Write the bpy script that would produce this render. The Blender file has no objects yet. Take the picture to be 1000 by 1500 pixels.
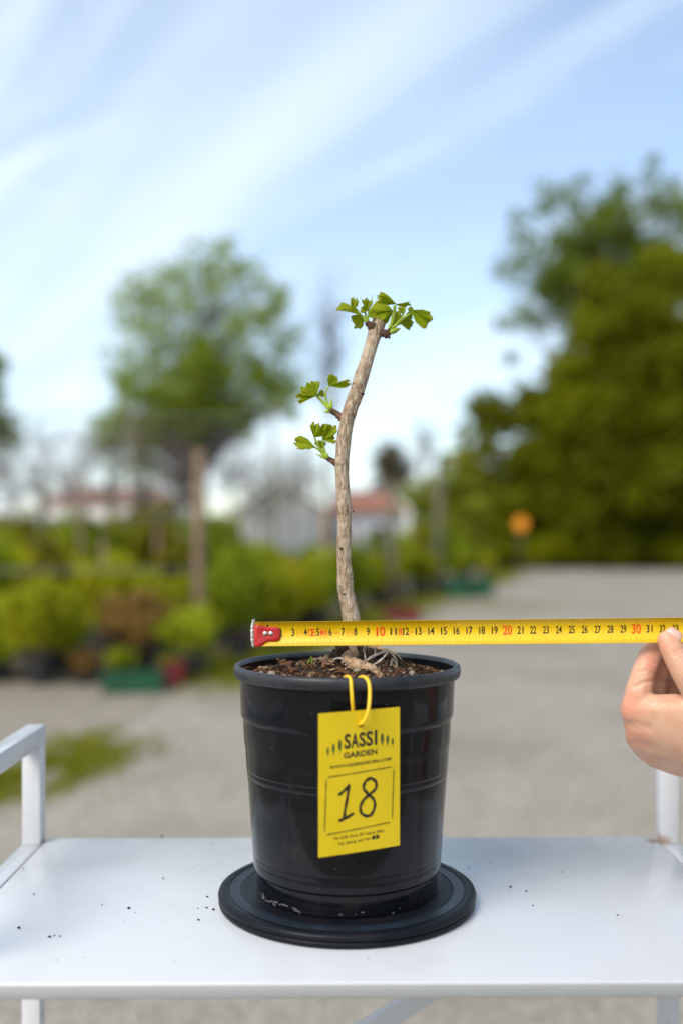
import bpy, bmesh, math, random
import numpy as np
from mathutils import Vector, Matrix, noise

# ------------------------------------------------------------------ camera, sky, sun, exposure
scene = bpy.context.scene
C = scene.collection
FPX, VY, CAMH = 1480.0, 792.0, 1.15          # focal length in photo pixels, horizon row, camera height

cam_d = bpy.data.cameras.new("camera")
cam = bpy.data.objects.new("camera", cam_d)
C.objects.link(cam)
cam.location = (0, 0, CAMH)
cam.rotation_euler = (math.radians(90), 0, 0)
cam_d.sensor_fit = 'VERTICAL'
cam_d.sensor_height = 36.0
cam_d.lens = FPX / 1500 * 36
cam_d.shift_y = (VY - 750) / 1500
cam_d.clip_start = 0.02
cam_d.clip_end = 3000
cam_d.dof.use_dof = True
cam_d.dof.focus_distance = 0.812
cam_d.dof.aperture_fstop = 2.15
scene.camera = cam

SUN_EL, SUN_AZ = 43, -140                      # azimuth measured from +Y (view direction) towards +X
world = bpy.data.worlds.new("World")
scene.world = world
world.use_nodes = True
wn, wl = world.node_tree.nodes, world.node_tree.links
wn.clear()
w_out = wn.new("ShaderNodeOutputWorld")
w_bg = wn.new("ShaderNodeBackground")
w_bg.inputs[1].default_value = 0.115
w_sky = wn.new("ShaderNodeTexSky")
w_sky.sky_type = 'NISHITA'
w_sky.sun_disc = False
w_sky.sun_elevation = math.radians(SUN_EL)
w_sky.sun_rotation = math.radians(SUN_AZ)
w_sky.dust_density = 1.2
w_tc = wn.new("ShaderNodeTexCoord")
w_sep = wn.new("ShaderNodeSeparateXYZ")
wl.new(w_tc.outputs["Generated"], w_sep.inputs[0])


def wmath(op, a, b=None, c=None, clamp=False):
    n = wn.new("ShaderNodeMath")
    n.operation = op
    n.use_clamp = clamp
    for i, v in enumerate((a, b, c)):
        if v is None:
            continue
        if isinstance(v, (int, float)):
            n.inputs[i].default_value = v
        else:
            wl.new(v, n.inputs[i])
    return n.outputs[0]


zc = wmath('ADD', wmath('MAXIMUM', w_sep.outputs[2], 0.0), 0.22)
w_cmb = wn.new("ShaderNodeCombineXYZ")
wl.new(wmath('DIVIDE', w_sep.outputs[0], zc), w_cmb.inputs[0])
wl.new(wmath('DIVIDE', w_sep.outputs[1], zc), w_cmb.inputs[1])


def wcloud(rot, sx, sy, loc, detail, rough, dist, lo, hi):
    m = wn.new("ShaderNodeMapping")
    m.vector_type = 'TEXTURE'
    m.inputs["Rotation"].default_value = (0, 0, math.radians(rot))
    m.inputs["Scale"].default_value = (sx, sy, 1)
    m.inputs["Location"].default_value = loc
    wl.new(w_cmb.outputs[0], m.inputs[0])
    t = wn.new("ShaderNodeTexNoise")
    t.inputs["Scale"].default_value = 1.0
    t.inputs["Detail"].default_value = detail
    t.inputs["Roughness"].default_value = rough
    t.inputs["Distortion"].default_value = dist
    wl.new(m.outputs[0], t.inputs["Vector"])
    r = wn.new("ShaderNodeMapRange")
    r.interpolation_type = 'SMOOTHSTEP'
    r.inputs[1].default_value = lo
    r.inputs[2].default_value = hi
    wl.new(t.outputs[0], r.inputs[0])
    return r.outputs[0]


# thin cirrus, drawn out into streaks, over a pale veil
c1 = wcloud(-53, 2.2, 0.40, (9.2, 4.4, 0), 4, 0.45, 0.6, 0.42, 0.70)
c2 = wcloud(-40, 1.2, 0.30, (2.3, 1.7, 0), 6, 0.58, 0.5, 0.46, 0.80)
c3 = wcloud(-30, 3.5, 1.4, (5.0, 3.0, 0), 4, 0.5, 0.2, 0.30, 0.75)
veil = wmath('ADD', wmath('MULTIPLY', c1, 0.44), wmath('MULTIPLY', c2, 0.60))
veil = wmath('ADD', veil, wmath('MULTIPLY', c3, 0.24))
veil = wmath('ADD', veil, 0.07, clamp=True)
w_mix = wn.new("ShaderNodeMix")
w_mix.data_type = 'RGBA'
w_mix.inputs[7].default_value = (4.5, 5.1, 5.5, 1)
wl.new(veil, w_mix.inputs[0])
wl.new(w_sky.outputs[0], w_mix.inputs[6])
wl.new(w_mix.outputs[2], w_bg.inputs[0])
wl.new(w_bg.outputs[0], w_out.inputs[0])

sun_d = bpy.data.lights.new("sun", 'SUN')
sun_d.energy = 1.65
sun_d.angle = math.radians(30)
sun_d.color = (1.0, 0.95, 0.87)
sun = bpy.data.objects.new("sun", sun_d)
C.objects.link(sun)
_e, _a = math.radians(SUN_EL), math.radians(SUN_AZ)
sun_dir = Vector((math.sin(_a) * math.cos(_e), math.cos(_a) * math.cos(_e), math.sin(_e)))
sun.rotation_euler = sun_dir.to_track_quat('Z', 'Y').to_euler()

vs = scene.view_settings
vs.view_transform = 'Standard'
vs.look = 'None'
vs.gamma = 1.0
vs.use_curve_mapping = False
vs.exposure = 1.05
scene.cycles.use_denoising = True
scene.cycles.max_bounces = 8
scene.cycles.transparent_max_bounces = 8

random.seed(5)
rng = np.random.default_rng(5)


# ------------------------------------------------------------------ helpers
def P(px, py, Y):
    """photo pixel at depth Y -> point"""
    return Vector(((px - 500) / FPX * Y, Y, CAMH - (py - VY) / FPX * Y))


def ground_at(px, py):
    Y = CAMH * FPX / (py - VY)
    return Vector(((px - 500) / FPX * Y, Y, 0))


def tag(o, label=None, cat=None, group=None, kind=None):
    if label:
        o["label"] = label
    if cat:
        o["category"] = cat
    if group:
        o["group"] = group
    if kind:
        o["kind"] = kind
    return o


def empty(name, loc=(0, 0, 0)):
    o = bpy.data.objects.new(name, None)
    o.empty_display_size = 0.05
    o.location = loc
    C.objects.link(o)
    return o


def world_loc(o):
    v = Vector(o.location)
    while o.parent:
        o = o.parent
        v += Vector(o.location)
    return v


def link(name, me, mat=None, parent=None, smooth=True):
    o = bpy.data.objects.new(name, me)
    if mat:
        me.materials.append(mat)
    if smooth:
        me.polygons.foreach_set("use_smooth", [True] * len(me.polygons))
    C.objects.link(o)
    if parent:
        o.parent = parent
    return o


class MB:
    """collects verts and faces (world coordinates); build() makes one mesh object"""

    def __init__(self):
        self.v, self.f = [], []

    def add(self, vs, fs):
        b = len(self.v)
        self.v.extend([tuple(p) for p in vs])
        self.f.extend([tuple(i + b for i in f) for f in fs])

    def box(self, lo, hi):
        (x0, y0, z0), (x1, y1, z1) = lo, hi
        self.add([(x0, y0, z0), (x1, y0, z0), (x1, y1, z0), (x0, y1, z0), (x0, y0, z1), (x1, y0, z1), (x1, y1, z1), (x0, y1, z1)],
                 [(0, 3, 2, 1), (4, 5, 6, 7), (0, 1, 5, 4), (1, 2, 6, 5), (2, 3, 7, 6), (3, 0, 4, 7)])

    def tube(self, pts, rad, n=8, caps=True):
        pts = [Vector(p) for p in pts]
        if isinstance(rad, (int, float)):
            rad = [rad] * len(pts)
        d = (pts[1] - pts[0]).normalized()
        up = Vector((0, 0, 1)) if abs(d.z) < 0.9 else Vector((1, 0, 0))
        u = d.cross(up).normalized()
        vs, fs = [], []
        m = len(pts)
        for i in range(m):
            d = (pts[min(i + 1, m - 1)] - pts[max(i - 1, 0)]).normalized()
            u = (u - d * u.dot(d)).normalized()
            w = d.cross(u)
            for k in range(n):
                a = 2 * math.pi * k / n
                vs.append(pts[i] + (u * math.cos(a) + w * math.sin(a)) * rad[i])
        for i in range(m - 1):
            for k in range(n):
                k2 = (k + 1) % n
                fs.append((i * n + k, i * n + k2, (i + 1) * n + k2, (i + 1) * n + k))
        if caps:
            fs.append(tuple(range(n - 1, -1, -1)))
            fs.append(tuple((m - 1) * n + k for k in range(n)))
        self.add(vs, fs)

    def lathe(self, c, prof, n=96):
        """prof: list of (radius, z) from first to last; closes on the axis when radius is 0"""
        vs, fs = [], []
        full = [prof[0]]
        for (r0, z0), (r1, z1) in zip(prof[:-1], prof[1:]):      # support loops keep long spans flat
            L = math.hypot(r1 - r0, z1 - z0)
            if L > .004:
                for f_ in (.0005 / L, 1 - .0005 / L):
                    full.append((r0 + (r1 - r0) * f_, z0 + (z1 - z0) * f_))
            full.append((r1, z1))
        prof = full
        for r, z in prof:
            for k in range(n):
                a = 2 * math.pi * k / n
                vs.append((c[0] + r * math.cos(a), c[1] + r * math.sin(a), z))
        for i in range(len(prof) - 1):
            for k in range(n):
                k2 = (k + 1) % n
                fs.append((i * n + k, i * n + k2, (i + 1) * n + k2, (i + 1) * n + k))
        self.add(vs, fs)

    def mesh(self, name, off=(0, 0, 0)):
        me = bpy.data.meshes.new(name)
        o = Vector(off)
        me.from_pydata([(p[0] - o.x, p[1] - o.y, p[2] - o.z) for p in self.v], [], self.f)
        me.update()
        return me

    def build(self, name, mat, parent=None, smooth=True, bevel=0, seg=2):
        me = self.mesh(name, world_loc(parent) if parent else (0, 0, 0))
        if bevel:
            bm = bmesh.new()
            bm.from_mesh(me)
            bmesh.ops.bevel(bm, geom=list(bm.edges), offset=bevel, segments=seg, affect='EDGES', profile=0.5)
            bm.to_mesh(me)
            bm.free()
        return link(name, me, mat, parent, smooth)


def sm(lo, hi, x):
    t = min(1, max(0, (x - lo) / (hi - lo)))
    return t * t * (3 - 2 * t)


def spline(pts, n):
    """Catmull-Rom through control tuples"""
    pts = [np.array(p, float) for p in pts]
    q = [2 * pts[0] - pts[1]] + pts + [2 * pts[-1] - pts[-2]]
    out = []
    seg = len(pts) - 1
    for j in range(n + 1):
        t = j / n * seg
        i = min(int(t), seg - 1)
        f = t - i
        a, b, c, d = q[i], q[i + 1], q[i + 2], q[i + 3]
        out.append(0.5 * ((2 * b) + (c - a) * f + (2 * a - 5 * b + 4 * c - d) * f * f + (3 * b - a - 3 * c + d) * f ** 3))
    return out


# ------------------------------------------------------------------ materials
class N:
    def __init__(self, name):
        self.m = bpy.data.materials.new(name)
        self.m.use_nodes = True
        self.t = self.m.node_tree
        self.t.nodes.clear()
        self.out = self.t.nodes.new("ShaderNodeOutputMaterial")

    def n(self, kind, **kw):
        nd = self.t.nodes.new("ShaderNode" + kind)
        for k, v in kw.items():
            setattr(nd, k, v)
        return nd

    def set(self, nd, key, v):
        if v is None:
            return
        s = nd.inputs[key]
        if isinstance(v, bpy.types.NodeSocket):
            self.t.links.new(v, s)
        elif isinstance(v, (tuple, list)) and len(v) == 3 and s.type == 'RGBA':
            s.default_value = (*v, 1)
        else:
            s.default_value = v

    def pos(self, kind="Object"):
        return self.n("TexCoord").outputs[kind]

    def wpos(self):
        return self.n("NewGeometry").outputs["Position"]

    def mapping(self, vec, scale=(1, 1, 1), loc=(0, 0, 0), rot=(0, 0, 0)):
        m = self.n("Mapping")
        self.set(m, 0, vec)
        m.inputs["Scale"].default_value = scale
        m.inputs["Location"].default_value = loc
        m.inputs["Rotation"].default_value = rot
        return m.outputs[0]

    def noise(self, vec, scale, detail=4, rough=0.55, dist=0.0):
        t = self.n("TexNoise")
        self.set(t, "Vector", vec)
        t.inputs["Scale"].default_value = scale
        t.inputs["Detail"].default_value = detail
        t.inputs["Roughness"].default_value = rough
        t.inputs["Distortion"].default_value = dist
        return t.outputs[0]

    def voronoi(self, vec, scale, out=0, feature='F1'):
        t = self.n("TexVoronoi", feature=feature)
        self.set(t, "Vector", vec)
        t.inputs["Scale"].default_value = scale
        return t.outputs[out]

    def ramp(self, fac, stops):
        r = self.n("ValToRGB")
        self.set(r, 0, fac)
        e = r.color_ramp.elements
        while len(e) < len(stops):
            e.new(0.5)
        for el, (p, c) in zip(e, stops):
            el.position = p
            el.color = (*c, 1) if len(c) == 3 else c
        return r.outputs[0]

    def rng(self, v, lo, hi, a=0.0, b=1.0, smooth=True):
        r = self.n("MapRange", interpolation_type='SMOOTHSTEP' if smooth else 'LINEAR')
        self.set(r, 0, v)
        for i, x in enumerate((lo, hi, a, b)):
            r.inputs[i + 1].default_value = x
        return r.outputs[0]

    def math(self, op, a, b=None, clamp=False):
        m = self.n("Math", operation=op, use_clamp=clamp)
        self.set(m, 0, a)
        self.set(m, 1, b)
        return m.outputs[0]

    def mix(self, f, a, b, blend='MIX'):
        m = self.n("Mix", data_type='RGBA', blend_type=blend)
        self.set(m, 0, f)
        self.set(m, 6, a)
        self.set(m, 7, b)
        return m.outputs[2]

    def bump(self, h, strength, dist=0.001):
        b = self.n("Bump")
        self.set(b, "Height", h)
        b.inputs["Strength"].default_value = strength
        b.inputs["Distance"].default_value = dist
        return b.outputs[0]

    def near(self, p, r0, r1):
        """1 within r0 of world point p, falling to 0 at r1"""
        d = self.n("VectorMath", operation='DISTANCE')
        self.set(d, 0, self.wpos())
        d.inputs[1].default_value = p
        return self.rng(d.outputs["Value"], r0, r1, 1, 0)

    def done(self, color, rough=0.5, normal=None, spec=0.5, metal=0.0, **kw):
        b = self.n("BsdfPrincipled")
        self.set(b, "Base Color", color)
        self.set(b, "Roughness", rough)
        self.set(b, "Specular IOR Level", spec)
        self.set(b, "Metallic", metal)
        self.set(b, "Normal", normal)
        for k, v in kw.items():
            self.set(b, k, v)
        self.t.links.new(b.outputs[0], self.out.inputs[0])
        return self.m


def foliage(name, c0, c1, scale=1.2, trans=0.35, rough=0.55):
    k = N(name)
    p = k.wpos()
    a = k.noise(p, scale, 3)
    b = k.noise(p, scale * 14, 2)
    r = k.n("ObjectInfo").outputs["Random"]
    f = k.math('ADD', k.math('MULTIPLY', a, 0.6), k.math('MULTIPLY', b, 0.5))
    f = k.math('ADD', f, k.math('MULTIPLY', k.math('SUBTRACT', r, 0.5), 0.35))
    col = k.mix(k.rng(f, 0.33, 0.78), c0, c1)
    d = k.n("BsdfPrincipled")
    k.set(d, "Base Color", col)
    k.set(d, "Roughness", rough)
    k.set(d, "Specular IOR Level", 0.1)
    t = k.n("BsdfTranslucent")
    k.set(t, 0, k.mix(0.5, col, tuple(min(1, x * 1.5) for x in c1)))
    m = k.n("MixShader")
    m.inputs[0].default_value = trans
    k.t.links.new(d.outputs[0], m.inputs[1])
    k.t.links.new(t.outputs[0], m.inputs[2])
    k.t.links.new(m.outputs[0], k.out.inputs[0])
    return k.m


def plain(name, color, rough=0.6, var=0.25, scale=8, spec=0.4, metal=0.0, bump=0.0, bscale=60):
    k = N(name)
    p = k.pos()
    f = k.noise(p, scale, 4)
    col = k.mix(k.rng(f, 0.3, 0.7), tuple(c * (1 - var) for c in color), tuple(min(1, c * (1 + var)) for c in color))
    nm = k.bump(k.noise(p, bscale, 4), bump, 0.002) if bump else None
    return k.done(col, rough, nm, spec, metal)


M = {}
# ground
k = N("earth")
p = k.wpos()
f = k.noise(p, 0.35, 5)
g = k.noise(p, 5, 4)
col = k.mix(k.rng(f, 0.35, 0.65), (0.24, 0.20, 0.15), (0.17, 0.145, 0.09))
col = k.mix(k.rng(g, 0.3, 0.75), col, (0.27, 0.23, 0.175))
M["earth"] = k.done(col, 0.9, k.bump(g, 0.5, 0.03))
k = N("gravel")
p = k.wpos()
a = k.noise(p, 0.5, 5, 0.6)
b = k.noise(p, 3.2, 4, 0.6)
s = k.voronoi(p, 62, 1)
sd = k.voronoi(p, 62, 0)
bw = k.n("RGBToBW")
k.set(bw, 0, s)
col = k.ramp(bw.outputs[0], [(0.0, (0.13, 0.11, 0.082)), (0.45, (0.30, 0.262, 0.205)), (0.8, (0.38, 0.336, 0.272)), (1.0, (0.50, 0.46, 0.39))])
col = k.mix(k.rng(a, 0.40, 0.64, 0, 0.8), col, (0.215, 0.18, 0.135))
col = k.mix(k.rng(b, 0.52, 0.75, 0, 0.5), col, (0.40, 0.365, 0.31))
M["gravel"] = k.done(col, 0.85, k.bump(sd, 0.7, 0.012))
M["grass"] = foliage("grass", (0.10, 0.11, 0.008), (0.21, 0.215, 0.015), 2.0, 0.3)
# foreground
k = N("white_paint")
p = k.wpos()
dirt = k.noise(p, 55, 5, 0.6)
big = k.noise(p, 9, 4, 0.6)
col = k.mix(k.rng(dirt, 0.72, 0.82, 0, 0.3), (0.55, 0.555, 0.565), (0.34, 0.32, 0.285))
col = k.mix(k.rng(big, 0.45, 0.75, 0, 0.2), col, (0.43, 0.43, 0.415))
grain = k.noise(p, 420, 4, 0.6)
for pt, r in ((P(959, 1231, 0.99), 0.010), (P(972, 1229, 0.99), 0.007), (P(73, 1228, 1.0), 0.004), (P(60, 1232, 0.988), 0.006), (P(56, 1481, 0.99), 0.004), (P(61, 1486, 0.99), 0.004), (P(975, 1495, 0.99), 0.004)):
    mk = k.math('MULTIPLY', k.near(pt, r * 0.3, r * 1.25), k.rng(grain, 0.36, 0.58))
    col = k.mix(mk, col, (0.26, 0.105, 0.018))
rgh = k.rng(big, 0.3, 0.75, 0.20, 0.33)
M["white"] = k.done(col, rgh, k.bump(k.noise(p, 30, 2), 0.05, 0.0010), 0.5)
k = N("rusty_seam")
p = k.wpos()
M["seam"] = k.done(k.mix(k.rng(k.noise(p, 90, 4), 0.4, 0.62), (0.035, 0.026, 0.016), (0.28, 0.15, 0.03)), 0.9)

k = N("black_plastic")
p = k.pos()
dust = k.noise(p, 22, 6, 0.65)
speck = k.noise(p, 330, 2)
scr = k.noise(k.mapping(p, (30, 30, 260)), 1.0, 3)
col = k.mix(k.rng(dust, 0.45, 0.8, 0, 0.75), (0.004, 0.0045, 0.006), (0.020, 0.019, 0.017))
col = k.mix(k.rng(speck, 0.70, 0.80, 0, 0.5), col, (0.13, 0.115, 0.095))
M["pot"] = k.done(col, k.rng(dust, 0.35, 0.75, 0.07, 0.22), k.bump(scr, 0.04, 0.0006), 0.26)
k = N("rim_plastic")
p = k.pos()
dust = k.noise(p, 40, 6, 0.65)
M["rim"] = k.done(k.mix(k.rng(dust, 0.35, 0.7), (0.012, 0.013, 0.016), (0.032, 0.032, 0.035)), 0.42, k.bump(k.noise(p, 500, 3), 0.08, 0.0005), 0.36)
k = N("turntable_plastic")
p = k.pos()
dust = k.noise(p, 18, 6, 0.65)
speck = k.noise(p, 420, 2)
col = k.mix(k.rng(dust, 0.4, 0.75), (0.005, 0.006, 0.009), (0.010, 0.011, 0.014))
col = k.mix(k.rng(speck, 0.70, 0.78, 0, 0.6), col, (0.14, 0.12, 0.10))
M["turn"] = k.done(col, k.rng(dust, 0.3, 0.7, 0.36, 0.5), k.bump(k.noise(p, 300, 3), 0.06, 0.0006), 0.14)
M["ring_sheen"] = plain("sky_sheen_plastic", (0.014, 0.021, 0.030), 0.38, 0.25, 60, 0.2)  # ring of different gloss; its sky reflection is painted into the bluish colour
M["lime"] = plain("lime_scale", (0.085, 0.082, 0.078), 0.9, 0.6, 300)

k = N("bark")
p = k.pos()
ps = k.mapping(p, (1, 1, 0.2))
a = k.noise(ps, 620, 5, 0.65)
b = k.noise(ps, 160, 4, 0.6, 0.4)
c = k.noise(p, 34, 3)
ring = k.noise(k.mapping(p, (0.25, 0.25, 1.0)), 520, 3)
cr = k.voronoi(k.mapping(p, (1, 1, 0.3)), 430, 0, 'DISTANCE_TO_EDGE')
col = k.ramp(a, [(0.30, (0.10, 0.07, 0.045)), (0.47, (0.33, 0.235, 0.15)), (0.60, (0.48, 0.39, 0.285)), (0.74, (0.66, 0.575, 0.46))])
col = k.mix(k.rng(b, 0.5, 0.74, 0, 0.8), col, (0.16, 0.10, 0.055))
col = k.mix(k.rng(c, 0.5, 0.72, 0, 0.5), col, (0.55, 0.46, 0.355))
col = k.mix(k.rng(k.noise(p, 75, 3), 0.52, 0.70, 0, 0.6), col, (0.20, 0.125, 0.07))
h = k.math('ADD', k.math('MULTIPLY', a, 0.8), k.math('ADD', b, k.math('MULTIPLY', k.rng(cr, 0, 0.25), 0.18)))
h = k.math('ADD', h, k.math('MULTIPLY', ring, 0.25))
M["bark"] = k.done(col, 0.85, k.bump(h, 1.0, 0.0015), 0.2)
M["cut"] = plain("cut_wood", (0.20, 0.13, 0.08), 0.9, 0.5, 260, 0.2, 0, 0.5, 500)
M["spur"] = plain("spur_bark", (0.15, 0.08, 0.045), 0.8, 0.7, 320, 0.3, 0, 0.8, 900)
k = N("ginkgo_leaf")
p = k.pos()
ri = k.n("ObjectInfo").outputs["Random"]
uvx = k.n("UVMap").outputs[0]
sep = k.n("SeparateXYZ")
k.set(sep, 0, uvx)
vein = k.n("TexWave", wave_type='BANDS', bands_direction='X')
k.set(vein, "Vector", uvx)
vein.inputs["Scale"].default_value = 7.0
vein.inputs["Distortion"].default_value = 0.6
edge = k.rng(sep.outputs[1], 0.62, 1.0)
base = k.mix(ri, (0.30, 0.40, 0.008), (0.42, 0.48, 0.010))
base = k.mix(k.math('MULTIPLY', edge, 0.6), base, (0.46, 0.48, 0.015))
base = k.mix(k.rng(sep.outputs[1], 0.93, 1.0, 0, 0.7), base, (0.36, 0.26, 0.05))
base = k.mix(k.math('MULTIPLY', vein.outputs[0], 0.35), base, (0.15, 0.24, 0.006))
base = k.mix(k.rng(k.noise(p, 260, 3), 0.4, 0.7, 0, 0.3), base, (0.15, 0.24, 0.008))
d = k.n("BsdfPrincipled")
k.set(d, "Base Color", base)
k.set(d, "Roughness", 0.5)
k.set(d, "Specular IOR Level", 0.2)
k.set(d, "Normal", k.bump(vein.outputs[0], 0.35, 0.0004))
t = k.n("BsdfTranslucent")
k.set(t, 0, k.mix(0.5, base, (0.66, 0.66, 0.02)))
mx = k.n("MixShader")
mx.inputs[0].default_value = 0.55
k.t.links.new(d.outputs[0], mx.inputs[1])
k.t.links.new(t.outputs[0], mx.inputs[2])
k.t.links.new(mx.outputs[0], k.out.inputs[0])
M["leaf"] = k.m
M["petiole"] = plain("petiole", (0.24, 0.33, 0.02), 0.45, 0.25, 90)
k = N("potting_soil")
p = k.pos()
a = k.noise(p, 150, 6, 0.7)
M["soil"] = k.done(k.ramp(a, [(0.3, (0.010, 0.007, 0.005)), (0.55, (0.035, 0.021, 0.013)), (0.75, (0.085, 0.05, 0.03))]), 0.95, k.bump(a, 1.0, 0.004), 0.2)


def chip_mat(name, c):
    kk = N(name)
    pp = kk.pos()
    aa = kk.noise(kk.mapping(pp, (1, 5, 1)), 260, 4, 0.65)
    rr = kk.n("ObjectInfo").outputs["Random"]
    cc = kk.mix(kk.rng(aa, 0.3, 0.7), tuple(x * 0.35 for x in c), c)
    cc = kk.mix(kk.math('MULTIPLY', rr, 0.6), cc, tuple(x * 0.3 for x in c))
    return kk.done(cc, 0.85, kk.bump(aa, 0.7, 0.001), 0.25)


M["chip_tan"] = chip_mat("chip_tan", (0.58, 0.36, 0.18))
M["chip_brown"] = chip_mat("chip_brown", (0.27, 0.125, 0.055))
M["chip_dark"] = chip_mat("chip_dark", (0.07, 0.04, 0.025))
M["pebble"] = chip_mat("pebble", (0.56, 0.44, 0.31))
M["root"] = plain("root_bark", (0.33, 0.215, 0.125), 0.85, 0.45, 220, 0.25, 0, 0.8, 700)
M["root_pale"] = plain("fine_root", (0.46, 0.38, 0.31), 0.8, 0.3, 300, 0.25)
M["root_dark"] = plain("dark_root", (0.055, 0.034, 0.022), 0.9, 0.6, 300, 0.2, 0, 1.0, 700)
k = N("yellow_card")
p = k.pos()
M["card"] = k.done(k.mix(k.rng(k.noise(p, 30, 4), 0.3, 0.7), (0.64, 0.45, 0.003), (0.70, 0.49, 0.004)), 0.42, k.bump(k.noise(p, 700, 2), 0.03, 0.0003), 0.4)
M["ink"] = plain("black_ink", (0.014, 0.007, 0.006), 0.5, 0.2, 200)
M["ink_thin"] = plain("thin_print", (0.05, 0.035, 0.004), 0.5, 0.1, 200)
M["ink_green"] = plain("tree_print", (0.055, 0.075, 0.010), 0.5, 0.1, 200)
M["band"] = plain("yellow_rubber", (0.86, 0.50, 0.012), 0.38, 0.1, 60)
k = N("tape_paint")
p = k.pos()
M["tape"] = k.done(k.mix(k.rng(k.noise(p, 40, 4), 0.3, 0.7), (0.68, 0.425, 0.003), (0.72, 0.46, 0.005)), 0.33, k.bump(k.noise(p, 900, 2), 0.02, 0.0002), 0.45)
M["tape_black"] = plain("numeral_black", (0.02, 0.015, 0.01), 0.4, 0.1, 200)
M["tape_red"] = plain("numeral_red", (0.72, 0.055, 0.008), 0.4, 0.1, 200)
M["tape_orange"] = plain("fine_orange_print", (0.66, 0.22, 0.008), 0.4, 0.1, 200)
M["tape_tick"] = plain("tick_print", (0.30, 0.17, 0.006), 0.4, 0.1, 200)
k = N("red_enamel")
p = k.pos()
M["red"] = k.done(k.mix(k.rng(k.noise(p, 420, 4), 0.62, 0.7), (0.42, 0.012, 0.012), (0.16, 0.03, 0.02)), 0.3, None, 0.5)
M["steel"] = plain("bare_steel", (0.62, 0.60, 0.56), 0.35, 0.3, 500, 0.5, 1.0)
k = N("skin")
p = k.pos()
a = k.noise(p, 70, 4, 0.55)
b = k.noise(p, 900, 3, 0.6)
col = k.mix(k.rng(a, 0.3, 0.72), (0.61, 0.365, 0.24), (0.57, 0.295, 0.185))
for pt, r, s_ in ((P(918, 1035, 0.79), 0.017, 0.55), (P(930, 1085, 0.80), 0.015, 0.4), (P(950, 965, 0.79), 0.014, 0.35), (P(977, 945, 0.775), 0.013, 0.35), (P(965, 985, 0.80), 0.015, 0.6)):
    col = k.mix(k.math('MULTIPLY', k.near(pt, r * 0.2, r * 1.3), s_), col, (0.62, 0.215, 0.135))
col = k.mix(k.rng(b, 0.5, 0.72, 0, 0.16), col, (0.45, 0.20, 0.13))
wr = k.voronoi(p, 620, 0)
M["skin"] = k.done(col, 0.48, k.bump(k.math('ADD', k.math('MULTIPLY', b, 0.7), wr), 0.16, 0.0006), 0.4,
                   **{"Subsurface Weight": 0.22, "Subsurface Radius": (0.006, 0.0022, 0.0011), "Subsurface Scale": 1.0})
M["nail"] = plain("fingernail", (0.58, 0.345, 0.275), 0.34, 0.06, 90)
# background
M["post"] = plain("weathered_post", (0.20, 0.135, 0.085), 0.9, 0.3, 6)
M["post_grey"] = plain("grey_post", (0.13, 0.115, 0.07), 0.9, 0.3, 6)
M["wire"] = plain("galvanised_wire", (0.30, 0.30, 0.30), 0.5, 0.1, 6, 0.5, 0.3)
M["trunk"] = plain("tree_trunk", (0.085, 0.068, 0.052), 0.95, 0.35, 3)
M["twig"] = plain("grey_twigs", (0.125, 0.105, 0.095), 0.95, 0.3, 3)
M["twig_red"] = plain("brown_twigs", (0.12, 0.075, 0.055), 0.95, 0.3, 3)
M["blackpot"] = plain("nursery_pot", (0.016, 0.016, 0.017), 0.6, 0.3, 5)
M["f_spring"] = foliage("spring_leaves", (0.115, 0.172, 0.011), (0.253, 0.322, 0.021), 0.35, 0.45)
M["f_sparse"] = foliage("tall_tree_leaves", (0.110, 0.154, 0.013), (0.220, 0.275, 0.022), 0.35, 0.4)
M["f_dark"] = foliage("olive_leaves", (0.080, 0.092, 0.002), (0.210, 0.226, 0.004), 0.3, 0.35)
M["f_mid"] = foliage("light_tree_leaves", (0.124, 0.152, 0.010), (0.278, 0.290, 0.025), 0.4, 0.35)
M["f_plum"] = foliage("plum_leaves", (0.075, 0.065, 0.035), (0.15, 0.125, 0.06), 0.5, 0.3)
M["f_conifer"] = foliage("conifer_needles", (0.012, 0.032, 0.015), (0.03, 0.06, 0.022), 0.6, 0.1)
M["s_green"] = foliage("shrub_green", (0.118, 0.157, 0.007), (0.316, 0.358, 0.016), 1.5, 0.35)
M["s_lime"] = foliage("shrub_lime", (0.178, 0.201, 0.006), (0.412, 0.401, 0.013), 1.5, 0.4)
M["s_olive"] = foliage("shrub_olive", (0.139, 0.131, 0.010), (0.315, 0.271, 0.021), 1.5, 0.3)
M["s_yellow"] = foliage("shrub_yellow", (0.242, 0.214, 0.003), (0.463, 0.399, 0.006), 1.5, 0.35)
M["s_brown"] = foliage("shrub_brown", (0.129, 0.072, 0.022), (0.257, 0.151, 0.039), 1.5, 0.2)
M["wall_white"] = plain("white_render", (0.74, 0.71, 0.65), 0.9, 0.08, 1)
M["wall_blue"] = plain("pale_render", (0.56, 0.58, 0.62), 0.9, 0.08, 1)
M["roof_red"] = plain("clay_roof", (0.27, 0.12, 0.08), 0.9, 0.2, 2)
M["roof_brown"] = plain("brown_roof", (0.24, 0.125, 0.09), 0.9, 0.2, 2)
M["glass"] = plain("window_glass", (0.03, 0.035, 0.04), 0.12, 0.1, 1)
M["crate_green"] = plain("green_crate", (0.006, 0.060, 0.024), 0.5, 0.2, 5)
M["crate_red"] = plain("red_crate", (0.13, 0.012, 0.012), 0.5, 0.2, 5)
M["orange"] = plain("orange_panel", (0.85, 0.30, 0.012), 0.5, 0.05, 5)
M["yellow"] = plain("yellow_trap", (0.82, 0.62, 0.06), 0.5, 0.05, 5)

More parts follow.
